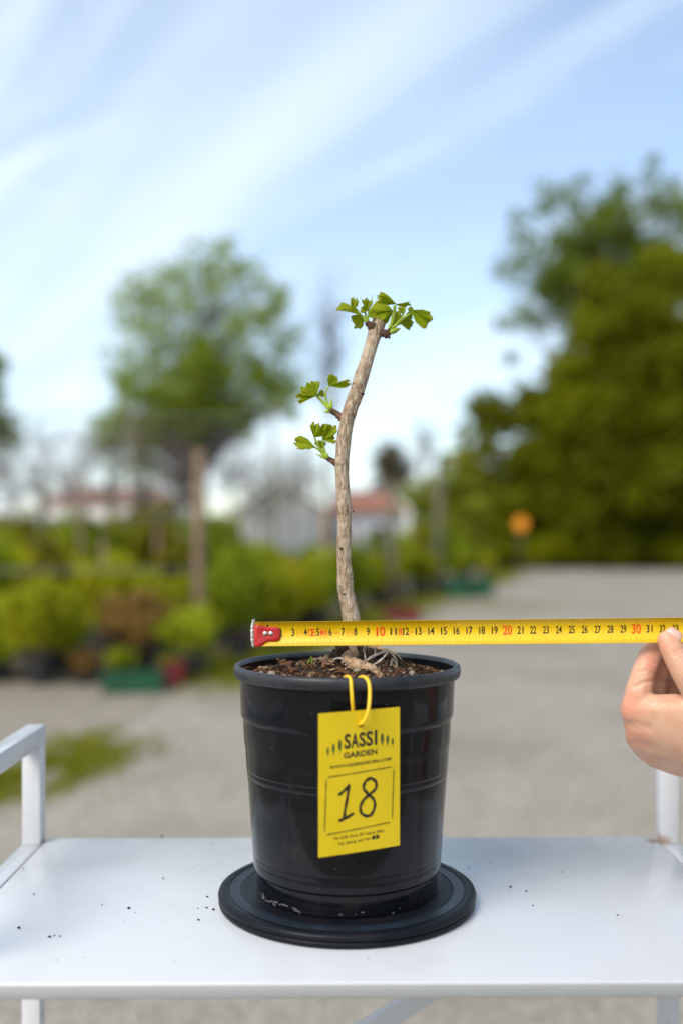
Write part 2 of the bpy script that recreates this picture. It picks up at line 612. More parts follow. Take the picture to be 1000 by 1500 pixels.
# ------------------------------------------------------------------ ground and gravel
b = MB()
b.add([(-700, -60, 0), (700, -60, 0), (700, 1500, 0), (-700, 1500, 0)], [(0, 1, 2, 3)])
tag(b.build("ground", M["earth"], smooth=False), kind="structure")
left = [(-3.6, -25), (-3.2, -8), (-2.5, 2.0), (-1.78, 4.6), (-1.45, 5.6), (-1.22, 7.0), (-1.1, 7.9), (-0.7, 9.4), (0.0, 12.4), (0.95, 16.6), (2.6, 22.5), (4.1, 28.0), (5.6, 34), (6.3, 38.5)]
edge = []
for q in spline(left, 90):
    edge.append((q[0] + 0.20 * noise.noise((q[0] * 1.3, q[1] * 1.3, 0)) , q[1] + 0.15 * noise.noise((q[0] * 1.7, q[1] * 1.7, 9))))
far = [(x, 39.6 + 0.8 * math.sin(x * 0.31) + 0.4 * noise.noise((x * 0.8, 0, 3))) for x in np.arange(7.2, 70, 1.2)]
ring = edge + far + [(72, -25)]
b = MB()
b.add([(x, y, 0.004) for x, y in ring], [tuple(reversed(range(len(ring))))])
tag(b.build("gravel_road", M["gravel"], smooth=False), kind="structure")


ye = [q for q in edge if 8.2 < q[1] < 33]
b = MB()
shade_ring = [(x - 0.22, y) for x, y in ye] + [(-26, 33), (-26, 8.35), (-6, 8.2), (-3, 8.25)]
b.add([(x, y, 0.004) for x, y in shade_ring], [tuple(range(len(shade_ring)))])
M["bed_shade"] = plain("painted_bed_shade", (0.085, 0.07, 0.04), 0.95, 0.4, 3)  # shade among the dense pots, painted as a dark ground sheet
tag(b.build("bed_shade_sheet", M["bed_shade"], smooth=False), kind="structure")


def blades(n, sampler, hmin, hmax, wid):
    vs = np.zeros((n, 4, 3))
    for i in range(n):
        x, y = sampler()
        h = random.uniform(hmin, hmax)
        a = random.uniform(0, math.tau)
        dx, dy = math.cos(a) * wid, math.sin(a) * wid
        lx, ly = random.gauss(0, 0.45) * h, random.gauss(0, 0.45) * h
        vs[i] = [(x - dx, y - dy, 0), (x + dx, y + dy, 0), (x + lx + dx * .3, y + ly + dy * .3, h), (x + lx - dx * .3, y + ly - dy * .3, h)]
    return vs


def quad_mesh(name, q):
    n = len(q)
    me = bpy.data.meshes.new(name)
    me.vertices.add(n * 4)
    me.vertices.foreach_set("co", np.asarray(q, dtype=np.float32).ravel())
    me.loops.add(n * 4)
    me.loops.foreach_set("vertex_index", np.arange(n * 4, dtype=np.int32))
    me.polygons.add(n)
    me.polygons.foreach_set("loop_start", np.arange(0, n * 4, 4, dtype=np.int32))
    me.polygons.foreach_set("loop_total", np.full(n, 4, dtype=np.int32))
    me.update(calc_edges=True)
    me.validate()
    return me


def verge():
    q = edge[random.randrange(44, len(edge) - 1)]
    return q[0] + random.gauss(-0.10, 0.30), q[1] + random.gauss(0, 0.15)


patches = [ground_at(5 + 14 * i, 1158 - 6.5 * i) for i in range(11)] + [ground_at(760, 892), ground_at(775, 890), ground_at(650, 886), ground_at(690, 880), ground_at(600, 900), ground_at(352, 1000), ground_at(345, 1008)]


def patch():
    c = random.choice(patches)
    s = 0.055 * c.y ** 0.9
    while True:
        x, y = c.x + random.gauss(0, s * 0.7), c.y + random.gauss(0, s)
        if noise.noise((x * 4.5, y * 3.2, 2.0)) + 0.4 * noise.noise((x * 14, y * 10, 5.0)) > -0.22 + random.gauss(0, 0.15):
            return x, y


q = np.concatenate([blades(26000, verge, 0.02, 0.08, 0.007), blades(7000, patch, 0.012, 0.05, 0.006)])
q[:, :, 2] += 0.001
tag(link("verge_grass", quad_mesh("verge_grass", q), M["grass"], None, False), "short yellow green grass and moss along the gravel edge", "grass", kind="stuff")


# ------------------------------------------------------------------ trees and shrubs
def leaf_quads(clumps, size, flat=0.0, aspect=1.5):
    """clumps: (centre, radii, count) -> quads"""
    out = []
    for c, r, n in clumps:
        d = rng.normal(size=(n, 3))
        d /= np.linalg.norm(d, axis=1)[:, None] + 1e-9
        rad = rng.random(n) ** 0.45
        pos = np.array(c) + d * rad[:, None] * np.array(r)
        nr = rng.normal(size=(n, 3))
        nr[:, 2] += flat
        nr /= np.linalg.norm(nr, axis=1)[:, None] + 1e-9
        t = np.cross(nr, rng.normal(size=(n, 3)))
        t /= np.linalg.norm(t, axis=1)[:, None] + 1e-9
        w = np.cross(nr, t)
        s = size * (0.6 + 0.8 * rng.random(n))[:, None]
        a, b_ = t * s * aspect * 0.5, w * s * 0.5
        out.append(np.stack([pos - a, pos - a * 0.1 + b_, pos + a, pos - a * 0.1 - b_], axis=1))
    return np.concatenate(out)


def limb_targets(n, c, r, shell=0.5, zbias=0.0):
    pts = []
    while len(pts) < n:
        d = rng.normal(size=3)
        d /= np.linalg.norm(d)
        rad = shell + (1 - shell) * rng.random()
        p_ = np.array(c) + d * rad * np.array(r)
        if d[2] < -0.75 + zbias:
            continue
        pts.append(p_)
    return pts


def branching(b, h0, h1, targets, r0, twigs=0, tw_len=0.8, n=5):
    """trunk from the ground to h1 with limbs reaching each target"""
    ln = [(0.10 * math.sin(i * 1.3) * h1 * 0.05, 0.08 * math.cos(i * 1.7) * h1 * 0.05, h1 * i / 8) for i in range(9)]
    ln[0] = (0, 0, 0)
    b.tube(ln, [r0 * (1 - 0.085 * i) for i in range(9)], 8)
    for t in targets:
        t = Vector(t)
        hz = max(h0 * 0.75, min(h1 * 0.97, t.z - 0.55 * math.hypot(t.x, t.y) - 0.1 * h1 * random.random()))
        s = Vector((0, 0, hz))
        mid = s.lerp(t, 0.5) + Vector((random.gauss(0, .06), random.gauss(0, .06), 0.10)) * (t - s).length
        pts = spline([s, s.lerp(mid, 0.55), mid, t], 6)
        rr = r0 * (0.42 - 0.25 * hz / h1)
        b.tube([Vector(p_) for p_ in pts], [max(0.008, rr * (1 - 0.145 * i)) for i in range(7)], n)
        for _ in range(twigs):
            i = random.uniform(0.35, 1.0)
            o = Vector(pts[min(6, int(i * 6))])
            e = o + Vector((random.gauss(0, .6), random.gauss(0, .6), random.uniform(0.1, 1.0))) * tw_len
            b.tube([o, o.lerp(e, .5) + Vector((0, 0, .05 * tw_len)), e], [rr * .28 + .006, rr * .18 + .005, .005], 4, False)


def tree(name, label, loc, height, crown_c, crown_r, nclump, nleaf, leaf_size, mat, clump_r, base_h, r0, shell=0.5, zbias=0.0, group=None, extra=None, flat=0.0, twigs=1, tmat="trunk"):
    root = empty(name, loc)
    tag(root, label, "tree", group)
    tg = limb_targets(nclump, crown_c, crown_r, shell, zbias)
    if extra:
        tg += [np.array(e) for e in extra]
    b = MB()
    branching(b, base_h, height * 0.86, tg, r0, twigs, clump_r * 1.2)
    me = b.mesh("trunk")
    link("trunk", me, M[tmat], root)
    if nleaf:
        cl = [(t, np.array((1, 1, 0.72)) * clump_r * (0.65 + 0.7 * rng.random()), int(nleaf / len(tg))) for t in tg]
        cl.append((crown_c, np.array(crown_r) * 0.95, int(nleaf * 0.12)))
        link("crown", quad_mesh("crown", leaf_quads(cl, leaf_size, flat)), M[mat], root, False)
    return root


def at(px, Y):
    return ((px - 500) / FPX * Y, Y, 0)


def hgt(py, Y):
    return CAMH + (VY - py) / FPX * Y


# (trees)
# the tall spring tree behind the nursery rows
Y = 44
tree("spring_tree", "tall round tree with thin fresh spring leaves behind the nursery rows", at(298, Y), hgt(345, Y),
     (0, 0, hgt(505, Y)), (4.5, 4.2, hgt(350, Y) - hgt(505, Y)), 210, 16500, 0.14, "f_spring", 0.6, 3.0, 0.15, 0.62, -0.2,
     extra=limb_targets(170, (-0.1, 0, hgt(575, Y)), (5.0, 3.2, 2.3), 0.6, -0.3) + limb_targets(100, (-2.6, 0, hgt(645, Y)), (2.8, 1.8, 1.7), 0.4, -0.3))
Y = 52
tree("tall_park_tree", "very tall airy tree rising above the dense olive green trees", at(905, Y), hgt(250, Y),
     (0.2, 0, hgt(400, Y)), (6.8, 5.0, hgt(250, Y) - hgt(410, Y)), 250, 16000, 0.17, "f_sparse", 0.75, 6.0, 0.4, 0.35, 0.15,
     extra=[(-5.6, 0, 10.5), (-5.0, 1, 9.2), (-6.0, 0, 12.3), (-4.2, 0, 8.2)])
Y = 42
tree("olive_green_tree", "broad dense olive green tree on the far side of the road", at(945, Y), hgt(385, Y),
     (0, 0, hgt(590, Y)), (4.6, 4.2, hgt(385, Y) - hgt(590, Y)), 120, 34000, 0.23, "f_dark", 1.15, 1.5, 0.35, 0.35, -0.3)
Y = 43
tree("olive_green_tree", "lower bushy olive tree beside the orange sign with drooping boughs", at(822, Y), hgt(515, Y),
     (0.2, 0, hgt(675, Y)), (2.7, 2.6, hgt(515, Y) - hgt(675, Y)), 70, 18000, 0.22, "f_dark", 0.95, 1.2, 0.26, 0.4, -0.3,
     extra=[(-2.9, 0, 6.6), (-3.3, 0, 6.9), (-2.6, 0.3, 6.2), (-3.5, 0, 5.6)])
Y = 41.5
tree("olive_green_tree", "dark evergreen tree reaching to the ground at the road bend", at(1075, Y), hgt(430, Y),
     (0, 0, hgt(610, Y)), (3.6, 3.4, hgt(430, Y) - hgt(610, Y)), 80, 22000, 0.23, "f_dark", 1.1, 1.2, 0.3, 0.35, -0.3)
Y = 41
tree("olive_green_tree", "small dark tree filling the shade between the big olive trees", at(880, Y), hgt(600, Y),
     (0, 0, hgt(715, Y)), (2.6, 1.8, 3.1), 50, 15000, 0.22, "f_dark", 0.95, 0.6, 0.2, 0.3, -0.6)
Y = 47
tree("pale_green_tree", "pale yellow green young tree left of the olive trees", at(700, Y), hgt(650, Y),
     (0, 0, hgt(735, Y)), (1.7, 1.6, 2.6), 34, 8000, 0.20, "f_mid", 0.75, 1.0, 0.14, 0.4, -0.4)
Y = 36
tree("pale_green_tree", "light green bushy tree beside the red roofed house", at(655, Y), hgt(705, Y),
     (0, 0, hgt(770, Y)), (1.5, 1.4, 1.9), 30, 8000, 0.17, "f_mid", 0.62, 0.6, 0.12, 0.4, -0.5)
Y = 66
tree("round_tree", "small round dark brownish tree above the red roof", at(572, Y), hgt(648, Y),
     (0, 0, hgt(690, Y)), (1.45, 1.4, 1.9), 70, 1900, 0.18, "f_plum", 0.5, 3.0, 0.16, 0.4, 0)
Y = 60
for px, py, lb in ((212, 704, "small dark conifer top beside the long white house"), (645, 668, "dark conifer standing between the brownish tree and pale green tree")):
    root = empty("conifer", at(px, Y))
    tag(root, lb, "tree")
    H = hgt(py, Y)
    b = MB()
    b.tube([(0, 0, 0), (0, 0, H * 0.97)], [0.16, 0.02], 6)
    link("trunk", b.mesh("trunk"), M["trunk"], root)
    cl = [((0, 0, H * (0.2 + 0.78 * i / 14)), (0.95 * (1 - i / 15.5), 0.95 * (1 - i / 15.5), 0.35), 190) for i in range(15)]
    link("crown", quad_mesh("crown", leaf_quads(cl, 0.2)), M["f_conifer"], root, False)
Y = 36
tree("edge_tree", "leafy tree with dull green crown at the far end of the nursery rows", at(-40, Y), hgt(500, Y),
     (-0.4, 0, hgt(590, Y)), (1.8, 1.8, 2.4), 34, 6500, 0.17, "f_sparse", 0.7, 2.0, 0.16, 0.45, 0)
# bare trees
for px, Y, top, rx, nn, lb, mt in ((484, 46, 375, 1.9, 60, "slender bare grey tree with upright twigs behind the spring tree", "twig"),
                                   (445, 59, 625, 1.5, 20, "low bare brown thicket tree between white shed and spring tree", "twig_red"),
                                   (400, 58, 640, 1.5, 16, "bare twiggy tree standing behind the white shed", "twig"),
                                   (620, 62, 590, 1.6, 30, "faint bare tree behind the red roofed house", "twig")):
    H = hgt(top, Y)
    root = tree("bare_tree", lb, at(px, Y), H, (0, 0, H * 0.68), (rx, rx, H * 0.31), nn, 0, 0.1, None, 0.9, H * 0.25, 0.13, 0.3, 0.3, "bare trees", None, 0, 4, mt)

# young bare saplings in the rows
for i, (px, Y, top) in enumerate([(18, 15, 640), (62, 19, 610), (110, 14, 655), (128, 21, 590), (172, 18, 600), (205, 22, 585), (228, 13.5, 690), (262, 20, 605), (338, 19, 620), (362, 23, 640), (385, 17, 660), (428, 21, 655), (460, 25, 650), (-30, 16, 600)]):
    H = hgt(top, Y)
    root = tree("sapling", "thin bare young tree grown in the nursery rows", at(px, Y), H, (0, 0, H * 0.72), (0.75, 0.75, H * 0.27), 15, 0, 0.05, None, 0.5, H * 0.35, 0.028, 0.35, 0.3, "bare saplings in the nursery rows", None, 0, 3, "twig_red" if i % 2 else "twig")


def make_shrub(kind, H, W, nleaf, lsize, nstem, mat):
    """returns meshes (pot, stems, crown) built round the origin"""
    pot = MB()
    pot.lathe((0, 0), [(0, 0), (0.13, 0), (0.165, 0.27), (0.175, 0.27), (0.175, 0.30), (0.158, 0.30), (0.15, 0.26), (0, 0.26)], 16)
    st = MB()
    cl = []
    for i in range(nstem):
        a = random.uniform(0, math.tau)
        rr = W * math.sqrt(random.random()) * 0.85
        hh = 0.3 + (H - 0.3) * (1 - 0.55 * (rr / W) ** 2) * random.uniform(0.6, 1.0)
        e = Vector((math.cos(a) * rr, math.sin(a) * rr, hh))
        s = Vector((math.cos(a) * .03, math.sin(a) * .03, 0.24))
        m_ = s.lerp(e, 0.5) + Vector((math.cos(a), math.sin(a), 0)) * -0.12 * rr
        st.tube([s, m_, e], [0.012, 0.008, 0.004], 5)
        for t in ((0.55, 0.8, 1.0) if kind != "upright" else (0.3, 0.5, 0.7, 0.85, 1.0)):
            c = s.lerp(e, t)
            cl.append((c, np.array((1, 1, 1.1)) * W * random.uniform(0.22, 0.42), max(8, int(nleaf / nstem / 4))))
    return pot.mesh("plant_pot"), st.mesh("stems"), quad_mesh("crown", leaf_quads(cl, lsize))


SHRUBS = {}
for key, args in {"green": ("round", 1.45, 0.50, 4200, 0.060, 16, "s_green"), "lime": ("round", 1.25, 0.46, 3800, 0.055, 15, "s_lime"),
                  "olive": ("upright", 1.65, 0.36, 3600, 0.055, 12, "s_olive"), "yellow": ("round", 1.15, 0.52, 4200, 0.050, 18, "s_yellow"),
                  "brown": ("round", 0.75, 0.40, 2200, 0.045, 14, "s_brown"), "tallgreen": ("upright", 1.8, 0.40, 4200, 0.065, 13, "s_green"),
                  "low": ("round", 0.62, 0.34, 2200, 0.05, 12, "s_green")}.items():
    ms = make_shrub(*args)
    ms[0].materials.append(M["blackpot"])
    ms[1].materials.append(M["twig_red"])
    ms[2].materials.append(M[args[6]])
    SHRUBS[key] = ms
SL = {"green": ("rounded green shrub in a black nursery pot", "rounded green shrubs"),
      "lime": ("bright lime green shrub in a black nursery pot", "lime green shrubs"),
      "olive": ("narrow upright olive brown shrub in a black nursery pot", "upright olive shrubs"),
      "tallgreen": ("tall narrow leafy green shrub in a black nursery pot", "tall green shrubs"),
      "yellow": ("golden yellow flowering shrub in a black pot", "golden shrubs"),
      "brown": ("low shrub with brown withered leaves in a black pot", "brown shrubs"),
      "low": ("knee high green potted plant", "low potted plants")}


def shrub(key, x, y, s, row=None):
    root = empty("potted_shrub", (x, y, 0))
    root.scale = (s, s, s * random.uniform(0.92, 1.08))
    root.rotation_euler = (0, 0, random.uniform(0, math.tau))
    tag(root, SL[key][0] + (" in the %s" % row if row else " beside the gravel road"), "shrub", SL[key][1] + (" of the %s" % row if row else ""))
    for nm, me in zip(("plant_pot", "stems", "crown"), SHRUBS[key]):
        o = bpy.data.objects.new(nm, me)
        C.objects.link(o)
        o.parent = root


def edge_x(y):
    return np.interp(y, [q_[1] for q_ in left], [q_[0] for q_ in left])


ROWS = ("front row", "second row", "third row", "fourth row", "fifth row", "sixth row", "seventh row", "eighth row", "last row")
for row, (y, keys, top) in enumerate(((8.6, ("brown", "low", "brown", "low", "low", "lime"), 0.95), (9.7, ("lime", "green", "olive", "lime"), 0.88), (11.2, ("green", "lime", "lime", "olive"), 0.98),
                     (12.8, ("olive", "green", "tallgreen", "lime"), 1.0), (14.8, ("tallgreen", "green", "olive"), 1.0), (17.4, ("green", "tallgreen", "lime"), 1.05),
                     (21.0, ("green", "lime", "tallgreen"), 1.1), (25.5, ("green", "olive", "tallgreen"), 1.15), (31, ("green", "tallgreen"), 1.25))):
    x0 = -0.42 * y
    x1 = edge_x(y) - 0.4
    x = x1
    i = 0
    while x > x0:
        key = keys[(i * 7 + int(y * 3)) % len(keys)] if i else keys[1]
        s = top * random.uniform(0.82, 1.08)
        px_ = 500 + x / y * FPX
        step = random.uniform(0.5, 0.68) * (1 if y < 20 else 1.4)
        if px_ > 335:                                   # lower planting in front of the shed and the red roof
            key = {"tallgreen": "lime", "olive": "green"}.get(key, key)
            hs_ = {"green": 1.45, "lime": 1.25, "yellow": 1.15, "brown": .75, "low": .62}[key]
            lim = CAMH + (VY - random.uniform(790, 815)) / FPX * y
            s = min(s, lim / hs_)
        shrub(key, x + random.uniform(-.1, .1), y + random.uniform(-.25, .25), s, ROWS[row])
        x -= step
        i += 1
for px, py, s in ((428, 925, 0.82), (395, 936, 0.72), (450, 918, 0.7)):
    g = ground_at(px, py)
    shrub("yellow", g.x, g.y, s)
for x in np.arange(-4.4, -1.2, 0.33):
    shrub(random.choice(("low", "brown", "low", "lime")), x + random.uniform(-.08, .08), 8.15 + random.uniform(-.12, .2), random.uniform(.55, .75) * (.6 if x > -2.4 else 1), "low fringe")
for px, py, s in ((690, 872, 1.0), (665, 880, 0.9), (715, 862, 1.0), (640, 885, 0.9), (610, 895, 0.8)):
    g = ground_at(px, py - 6)
    shrub("green" if px != 665 else "olive", g.x - 0.7, g.y + 0.6, s)

# low hedge plants along the far side of the road
HEDGE = make_shrub("round", 1.7, 0.85, 5200, 0.10, 20, "f_dark")
HEDGE[1].materials.append(M["twig_red"])
HEDGE[2].materials.append(M["f_dark"])
for i, (x, back) in enumerate([(x, 0) for x in np.arange(5.4, 19.5, 1.15)] + [(x, 1) for x in np.arange(5.0, 21, 1.3)] + [(x, 2) for x in np.arange(7.2, 25, 1.7)]):
    s = random.uniform(0.8, 1.15) * (1, 2.0, 2.9)[back]
    root = empty("hedge_bush", (x, (41.0, 44.5, 49.0)[back] + random.uniform(-.4, .4) - 0.02 * x, -0.24 * s))
    root.scale = (s * 1.1, s, s)
    root.rotation_euler = (0, 0, random.uniform(0, 6.28))
    tag(root, ("low dark olive hedge bush along the far road edge", "tall olive bush behind the low hedge beyond the road", "very high olive bush at the back of the hedge")[back], "bush", ("hedge bushes at the far road edge", "tall bushes behind the hedge", "high bushes at the back of the hedge")[back])
    for nm, me in zip(("stems", "crown"), HEDGE[1:]):
        o = bpy.data.objects.new(nm, me)
        C.objects.link(o)
        o.parent = root


# ------------------------------------------------------------------ nursery rows: posts and wires
def trellis(label, px, base_py, top_py, width_px, mat, wires, length, nposts, topz=None):
    g = ground_at(px, base_py)
    root = empty("trellis_row", (g.x, g.y, 0))
    tag(root, label, "trellis", "trellis rows")
    H = topz or hgt(top_py, g.y)
    r = width_px / FPX * g.y / 2
    for j in range(nposts):
        x = g.x - j * length / max(1, nposts - 1)
        b = MB()
        b.tube([(x, g.y, -0.1), (x + .004, g.y, H * .5), (x + .01, g.y, H)], [r, r * .96, r * .9], 10)
        b.build("post", M[mat], root)
    for z in wires:
        b = MB()
        b.tube([(g.x, g.y - r, z), (g.x - length / 2, g.y - r, z - 0.02), (g.x - length, g.y - r, z)], 0.0065 * max(1, g.y / 9), 5)
        b.build("wire", M["wire"], root)


trellis("thick brown wooden end post with wires beside red crates", 291, 985, 660, 17, "post", (0.9, 1.35, 1.8), 7, 3)
trellis("slim weathered end post with wires behind the golden shrub", 476, 921, 742, 13, "post", (0.8, 1.2), 9, 3)
trellis("pale grey end post with wires beside the red roofed house", 574, 890, 705, 13, "post_grey", (1.0, 1.5, 2.0), 12, 3)
trellis("grey end post with wires nearest the green bins", 642, 871, 700, 12, "post_grey", (1.0, 1.6, 2.2), 14, 3)
g = ground_at(440, 905)
trellis("tall thin poles with high wires over the nursery rows", 400, 905, 590, 6, "post_grey", (2.0, 2.25, 2.5, 2.75, 3.0), 10.5, 6)

for px, py, top, lb in ((232, 950, 770, "thin brown stake among shrubs beside the thick wooden post"), (152, 960, 790, "thin brown stake standing between lime green shrubs"), (118, 940, 700, "tall thin brown stake in front of the long white house"),
                        (345, 940, 760, "thin brown stake between the thick post and golden shrub"), (60, 955, 780, "short brown stake near the yellow insect trap"), (520, 905, 760, "slim brown stake standing before the red roofed house")):
    g = ground_at(px, py)
    b = MB()
    b.tube([(g.x, g.y, -.05), (g.x + .01, g.y, hgt(top, g.y) * .5), (g.x - .01, g.y, hgt(top, g.y))], [.026, .025, .022], 8)
    tag(b.build("plant_stake", M["post"]), lb, "stake", "stakes in the nursery rows")
# small things by the rows
def crate(name, label, px, py, w, d, h, mat, rz, cat="crate", group=None):
    g = ground_at(px, py)
    root = empty(name, (g.x, g.y, 0.004))
    root.rotation_euler = (0, 0, rz)
    tag(root, label, cat, group)
    t = 0.012
    for nm, lo, hi in (("bottom", (-w / 2, -d / 2, 0), (w / 2, d / 2, t)), ("side", (-w / 2, -d / 2, t), (w / 2, -d / 2 + t, h)), ("side", (-w / 2, d / 2 - t, t), (w / 2, d / 2, h)),
                       ("side", (-w / 2, -d / 2 + t, t), (-w / 2 + t, d / 2 - t, h)), ("side", (w / 2 - t, -d / 2 + t, t), (w / 2, d / 2 - t, h))):
        b = MB()
        b.box(lo, hi)
        link(nm, b.mesh(nm), M[mat], root, False)
    b = MB()
    for lo, hi in (((-w / 2 - .012, -d / 2 - .012, h), (w / 2 + .012, -d / 2 + t, h + .02)), ((-w / 2 - .012, d / 2 - t, h), (w / 2 + .012, d / 2 + .012, h + .02)),
                   ((-w / 2 - .012, -d / 2 + t, h), (-w / 2 + t, d / 2 - t, h + .02)), ((w / 2 - t, -d / 2 + t, h), (w / 2 + .012, d / 2 - t, h + .02))):
        b.box(lo, hi)
    link("rim", b.mesh("rim"), M[mat], root, False)


crate("plastic_crate", "long low green plastic crate on the ground before the shrubs", 197, 1013, 0.43, 0.3, 0.12, "crate_green", 0.05)
crate("plastic_crate", "red plastic crate on the ground beside the wooden post", 255, 1004, 0.16, 0.16, 0.17, "crate_red", 0.1)
crate("plastic_crate", "small green plastic crate against the wooden post", 283, 992, 0.16, 0.2, 0.15, "crate_green", 0.1)
crate("plastic_crate", "red plastic tray on the ground behind the pot", 588, 912, 0.5, 0.3, 0.18, "crate_red", 0.0)
crate("green_bin", "green plastic bin by the road, next to grey end post", 668, 876, 0.45, 0.5, 0.36, "crate_green", 0.0, "bin")
crate("green_bin", "green plastic bin by the road, beyond its twin", 702, 874, 0.45, 0.5, 0.34, "crate_green", 0.1, "bin")
# yellow insect trap on a stick
g = ground_at(32, 1000)
root = empty("insect_trap", (g.x, g.y, 0))
tag(root, "round yellow insect trap on a thin stick before the shrubs", "insect trap")
b = MB()
b.tube([(g.x, g.y, 0), (g.x - 0.03, g.y, hgt(945, g.y))], 0.008, 6)
b.build("stick", M["post"], root)
c = P(25, 943, g.y - 0.03)
b = MB()
b.tube([c + Vector((0, -0.012, 0)), c + Vector((0, 0.012, 0))], 0.05, 20)
b.build("disc", M["yellow"], root, False)
# orange sign across the road
Y = 39.9
c = P(762, 767, Y)
root = empty("orange_sign", (c.x, Y, 0))
tag(root, "rounded orange sign on a post at the far road edge", "sign")
b = MB()
b.tube([(c.x, Y + .05, 0), (c.x, Y + .05, c.z)], 0.04, 8)
b.build("post", M["post_grey"], root)
b = MB()
b.tube([c + Vector((0, -0.03, 0)), c + Vector((0, 0.03, 0))], 0.27, 24)
o = b.build("panel", M["orange"], root, False)


# ------------------------------------------------------------------ houses
def house(name, label, x0, x1, Y, depth, eave, ridge, wmat, rmat, gable_front=False, windows=()):
    root = empty(name, ((x0 + x1) / 2, Y, 0))
    tag(root, label, "house")
    b = MB()
    xm = (x0 + x1) / 2
    if gable_front:
        b.add([(x0, Y, 0), (x1, Y, 0), (x1, Y, eave), (xm, Y, ridge), (x0, Y, eave), (x0, Y + depth, 0), (x1, Y + depth, 0), (x1, Y + depth, eave), (xm, Y + depth, ridge), (x0, Y + depth, eave)],
              [(0, 1, 2, 3, 4), (9, 8, 7, 6, 5), (1, 6, 7, 2), (5, 0, 4, 9)])
    else:
        b.box((x0, Y, 0), (x1, Y + depth, eave))
    b.build("wall", M[wmat], root, False)
    ov, th = 0.25, 0.16
    b = MB()
    if gable_front:
        for s, xe in ((-1, x0), (1, x1)):
            sl = (ridge - eave) / (xm - x0)
            xo = xe + s * ov
            zo = eave - sl * ov
            y0, y1 = Y - ov, Y + depth + ov
            b.add([(xo, y0, zo + .02), (xm, y0, ridge + .02), (xm, y1, ridge + .02), (xo, y1, zo + .02), (xo, y0, zo + th), (xm, y0, ridge + th), (xm, y1, ridge + th), (xo, y1, zo + th)],
                  [(0, 1, 2, 3), (7, 6, 5, 4), (0, 4, 5, 1), (3, 2, 6, 7), (0, 3, 7, 4)])
    else:
        ym = Y + depth / 2
        i = min(depth, x1 - x0) / 2 * 0.35
        b.add([(x0 - ov, Y - ov, eave), (x1 + ov, Y - ov, eave), (x1 + ov, Y + depth + ov, eave), (x0 - ov, Y + depth + ov, eave), (x0 + i, ym, ridge), (x1 - i, ym, ridge)],
              [(0, 1, 5, 4), (1, 2, 5), (2, 3, 4, 5), (3, 0, 4), (3, 2, 1, 0)])
    b.build("roof", M[rmat], root, False)
    for wx, wz, ww, wh in windows:
        b = MB()
        for lo, hi in (((wx - ww / 2, Y - .05, wz), (wx - ww / 2 + .08, Y - .003, wz + wh)), ((wx + ww / 2 - .08, Y - .05, wz), (wx + ww / 2, Y - .003, wz + wh)),
                       ((wx - ww / 2 + .08, Y - .05, wz + wh - .08), (wx + ww / 2 - .08, Y - .003, wz + wh)), ((wx - ww / 2 + .08, Y - .05, wz), (wx + ww / 2 - .08, Y - .003, wz + .08))):
            b.box(lo, hi)
        w_ = b.build("window", M["wall_white"], root, False)
        b = MB()
        b.box((wx - ww / 2 + .08, Y - .025, wz + .08), (wx + ww / 2 - .08, Y - .004, wz + wh - .08))
        b.build("pane", M["glass"], w_, False)


house("white_house", "long low white house with brown roof beyond the nursery rows", -18.6, -10.6, 62, 8, hgt(738, 62), hgt(708, 62), "wall_white", "roof_brown", False, ((-16.5, 1.2, 1.0, 1.2), (-13, 1.2, 1.0, 1.2)))
house("white_shed", "white gabled shed standing behind the golden shrub", -5.3, -0.75, 50, 7, hgt(748, 50), hgt(712, 50), "wall_white", "wall_white", True, ())
house("red_roofed_house", "pale house with terracotta red roof behind the grey posts", -0.6, 3.5, 56, 6, hgt(751, 56), hgt(714, 56), "wall_blue", "roof_red", False, ((2.1, 0.9, 0.9, 1.2),))

# ------------------------------------------------------------------ cart
TZ = CAMH - 0.2945                             # top of the shelf
CART = Vector((0.0112, 0.838, 0))
CR = 0.0088
cart = empty("cart", CART)
tag(cart, "white painted metal cart with raised side handles under the potted sapling", "cart")


def cart_part(name, lo, hi, bevel=0.0012, mat="white", parent=None):
    b = MB()
    b.box(lo, hi)
    cs, sn = math.cos(CR), math.sin(CR)
    b.v = [(CART.x + x * cs - y * sn, CART.y + x * sn + y * cs, z) for x, y, z in b.v]
    return b.build(name, M[mat], parent or cart, True, bevel)


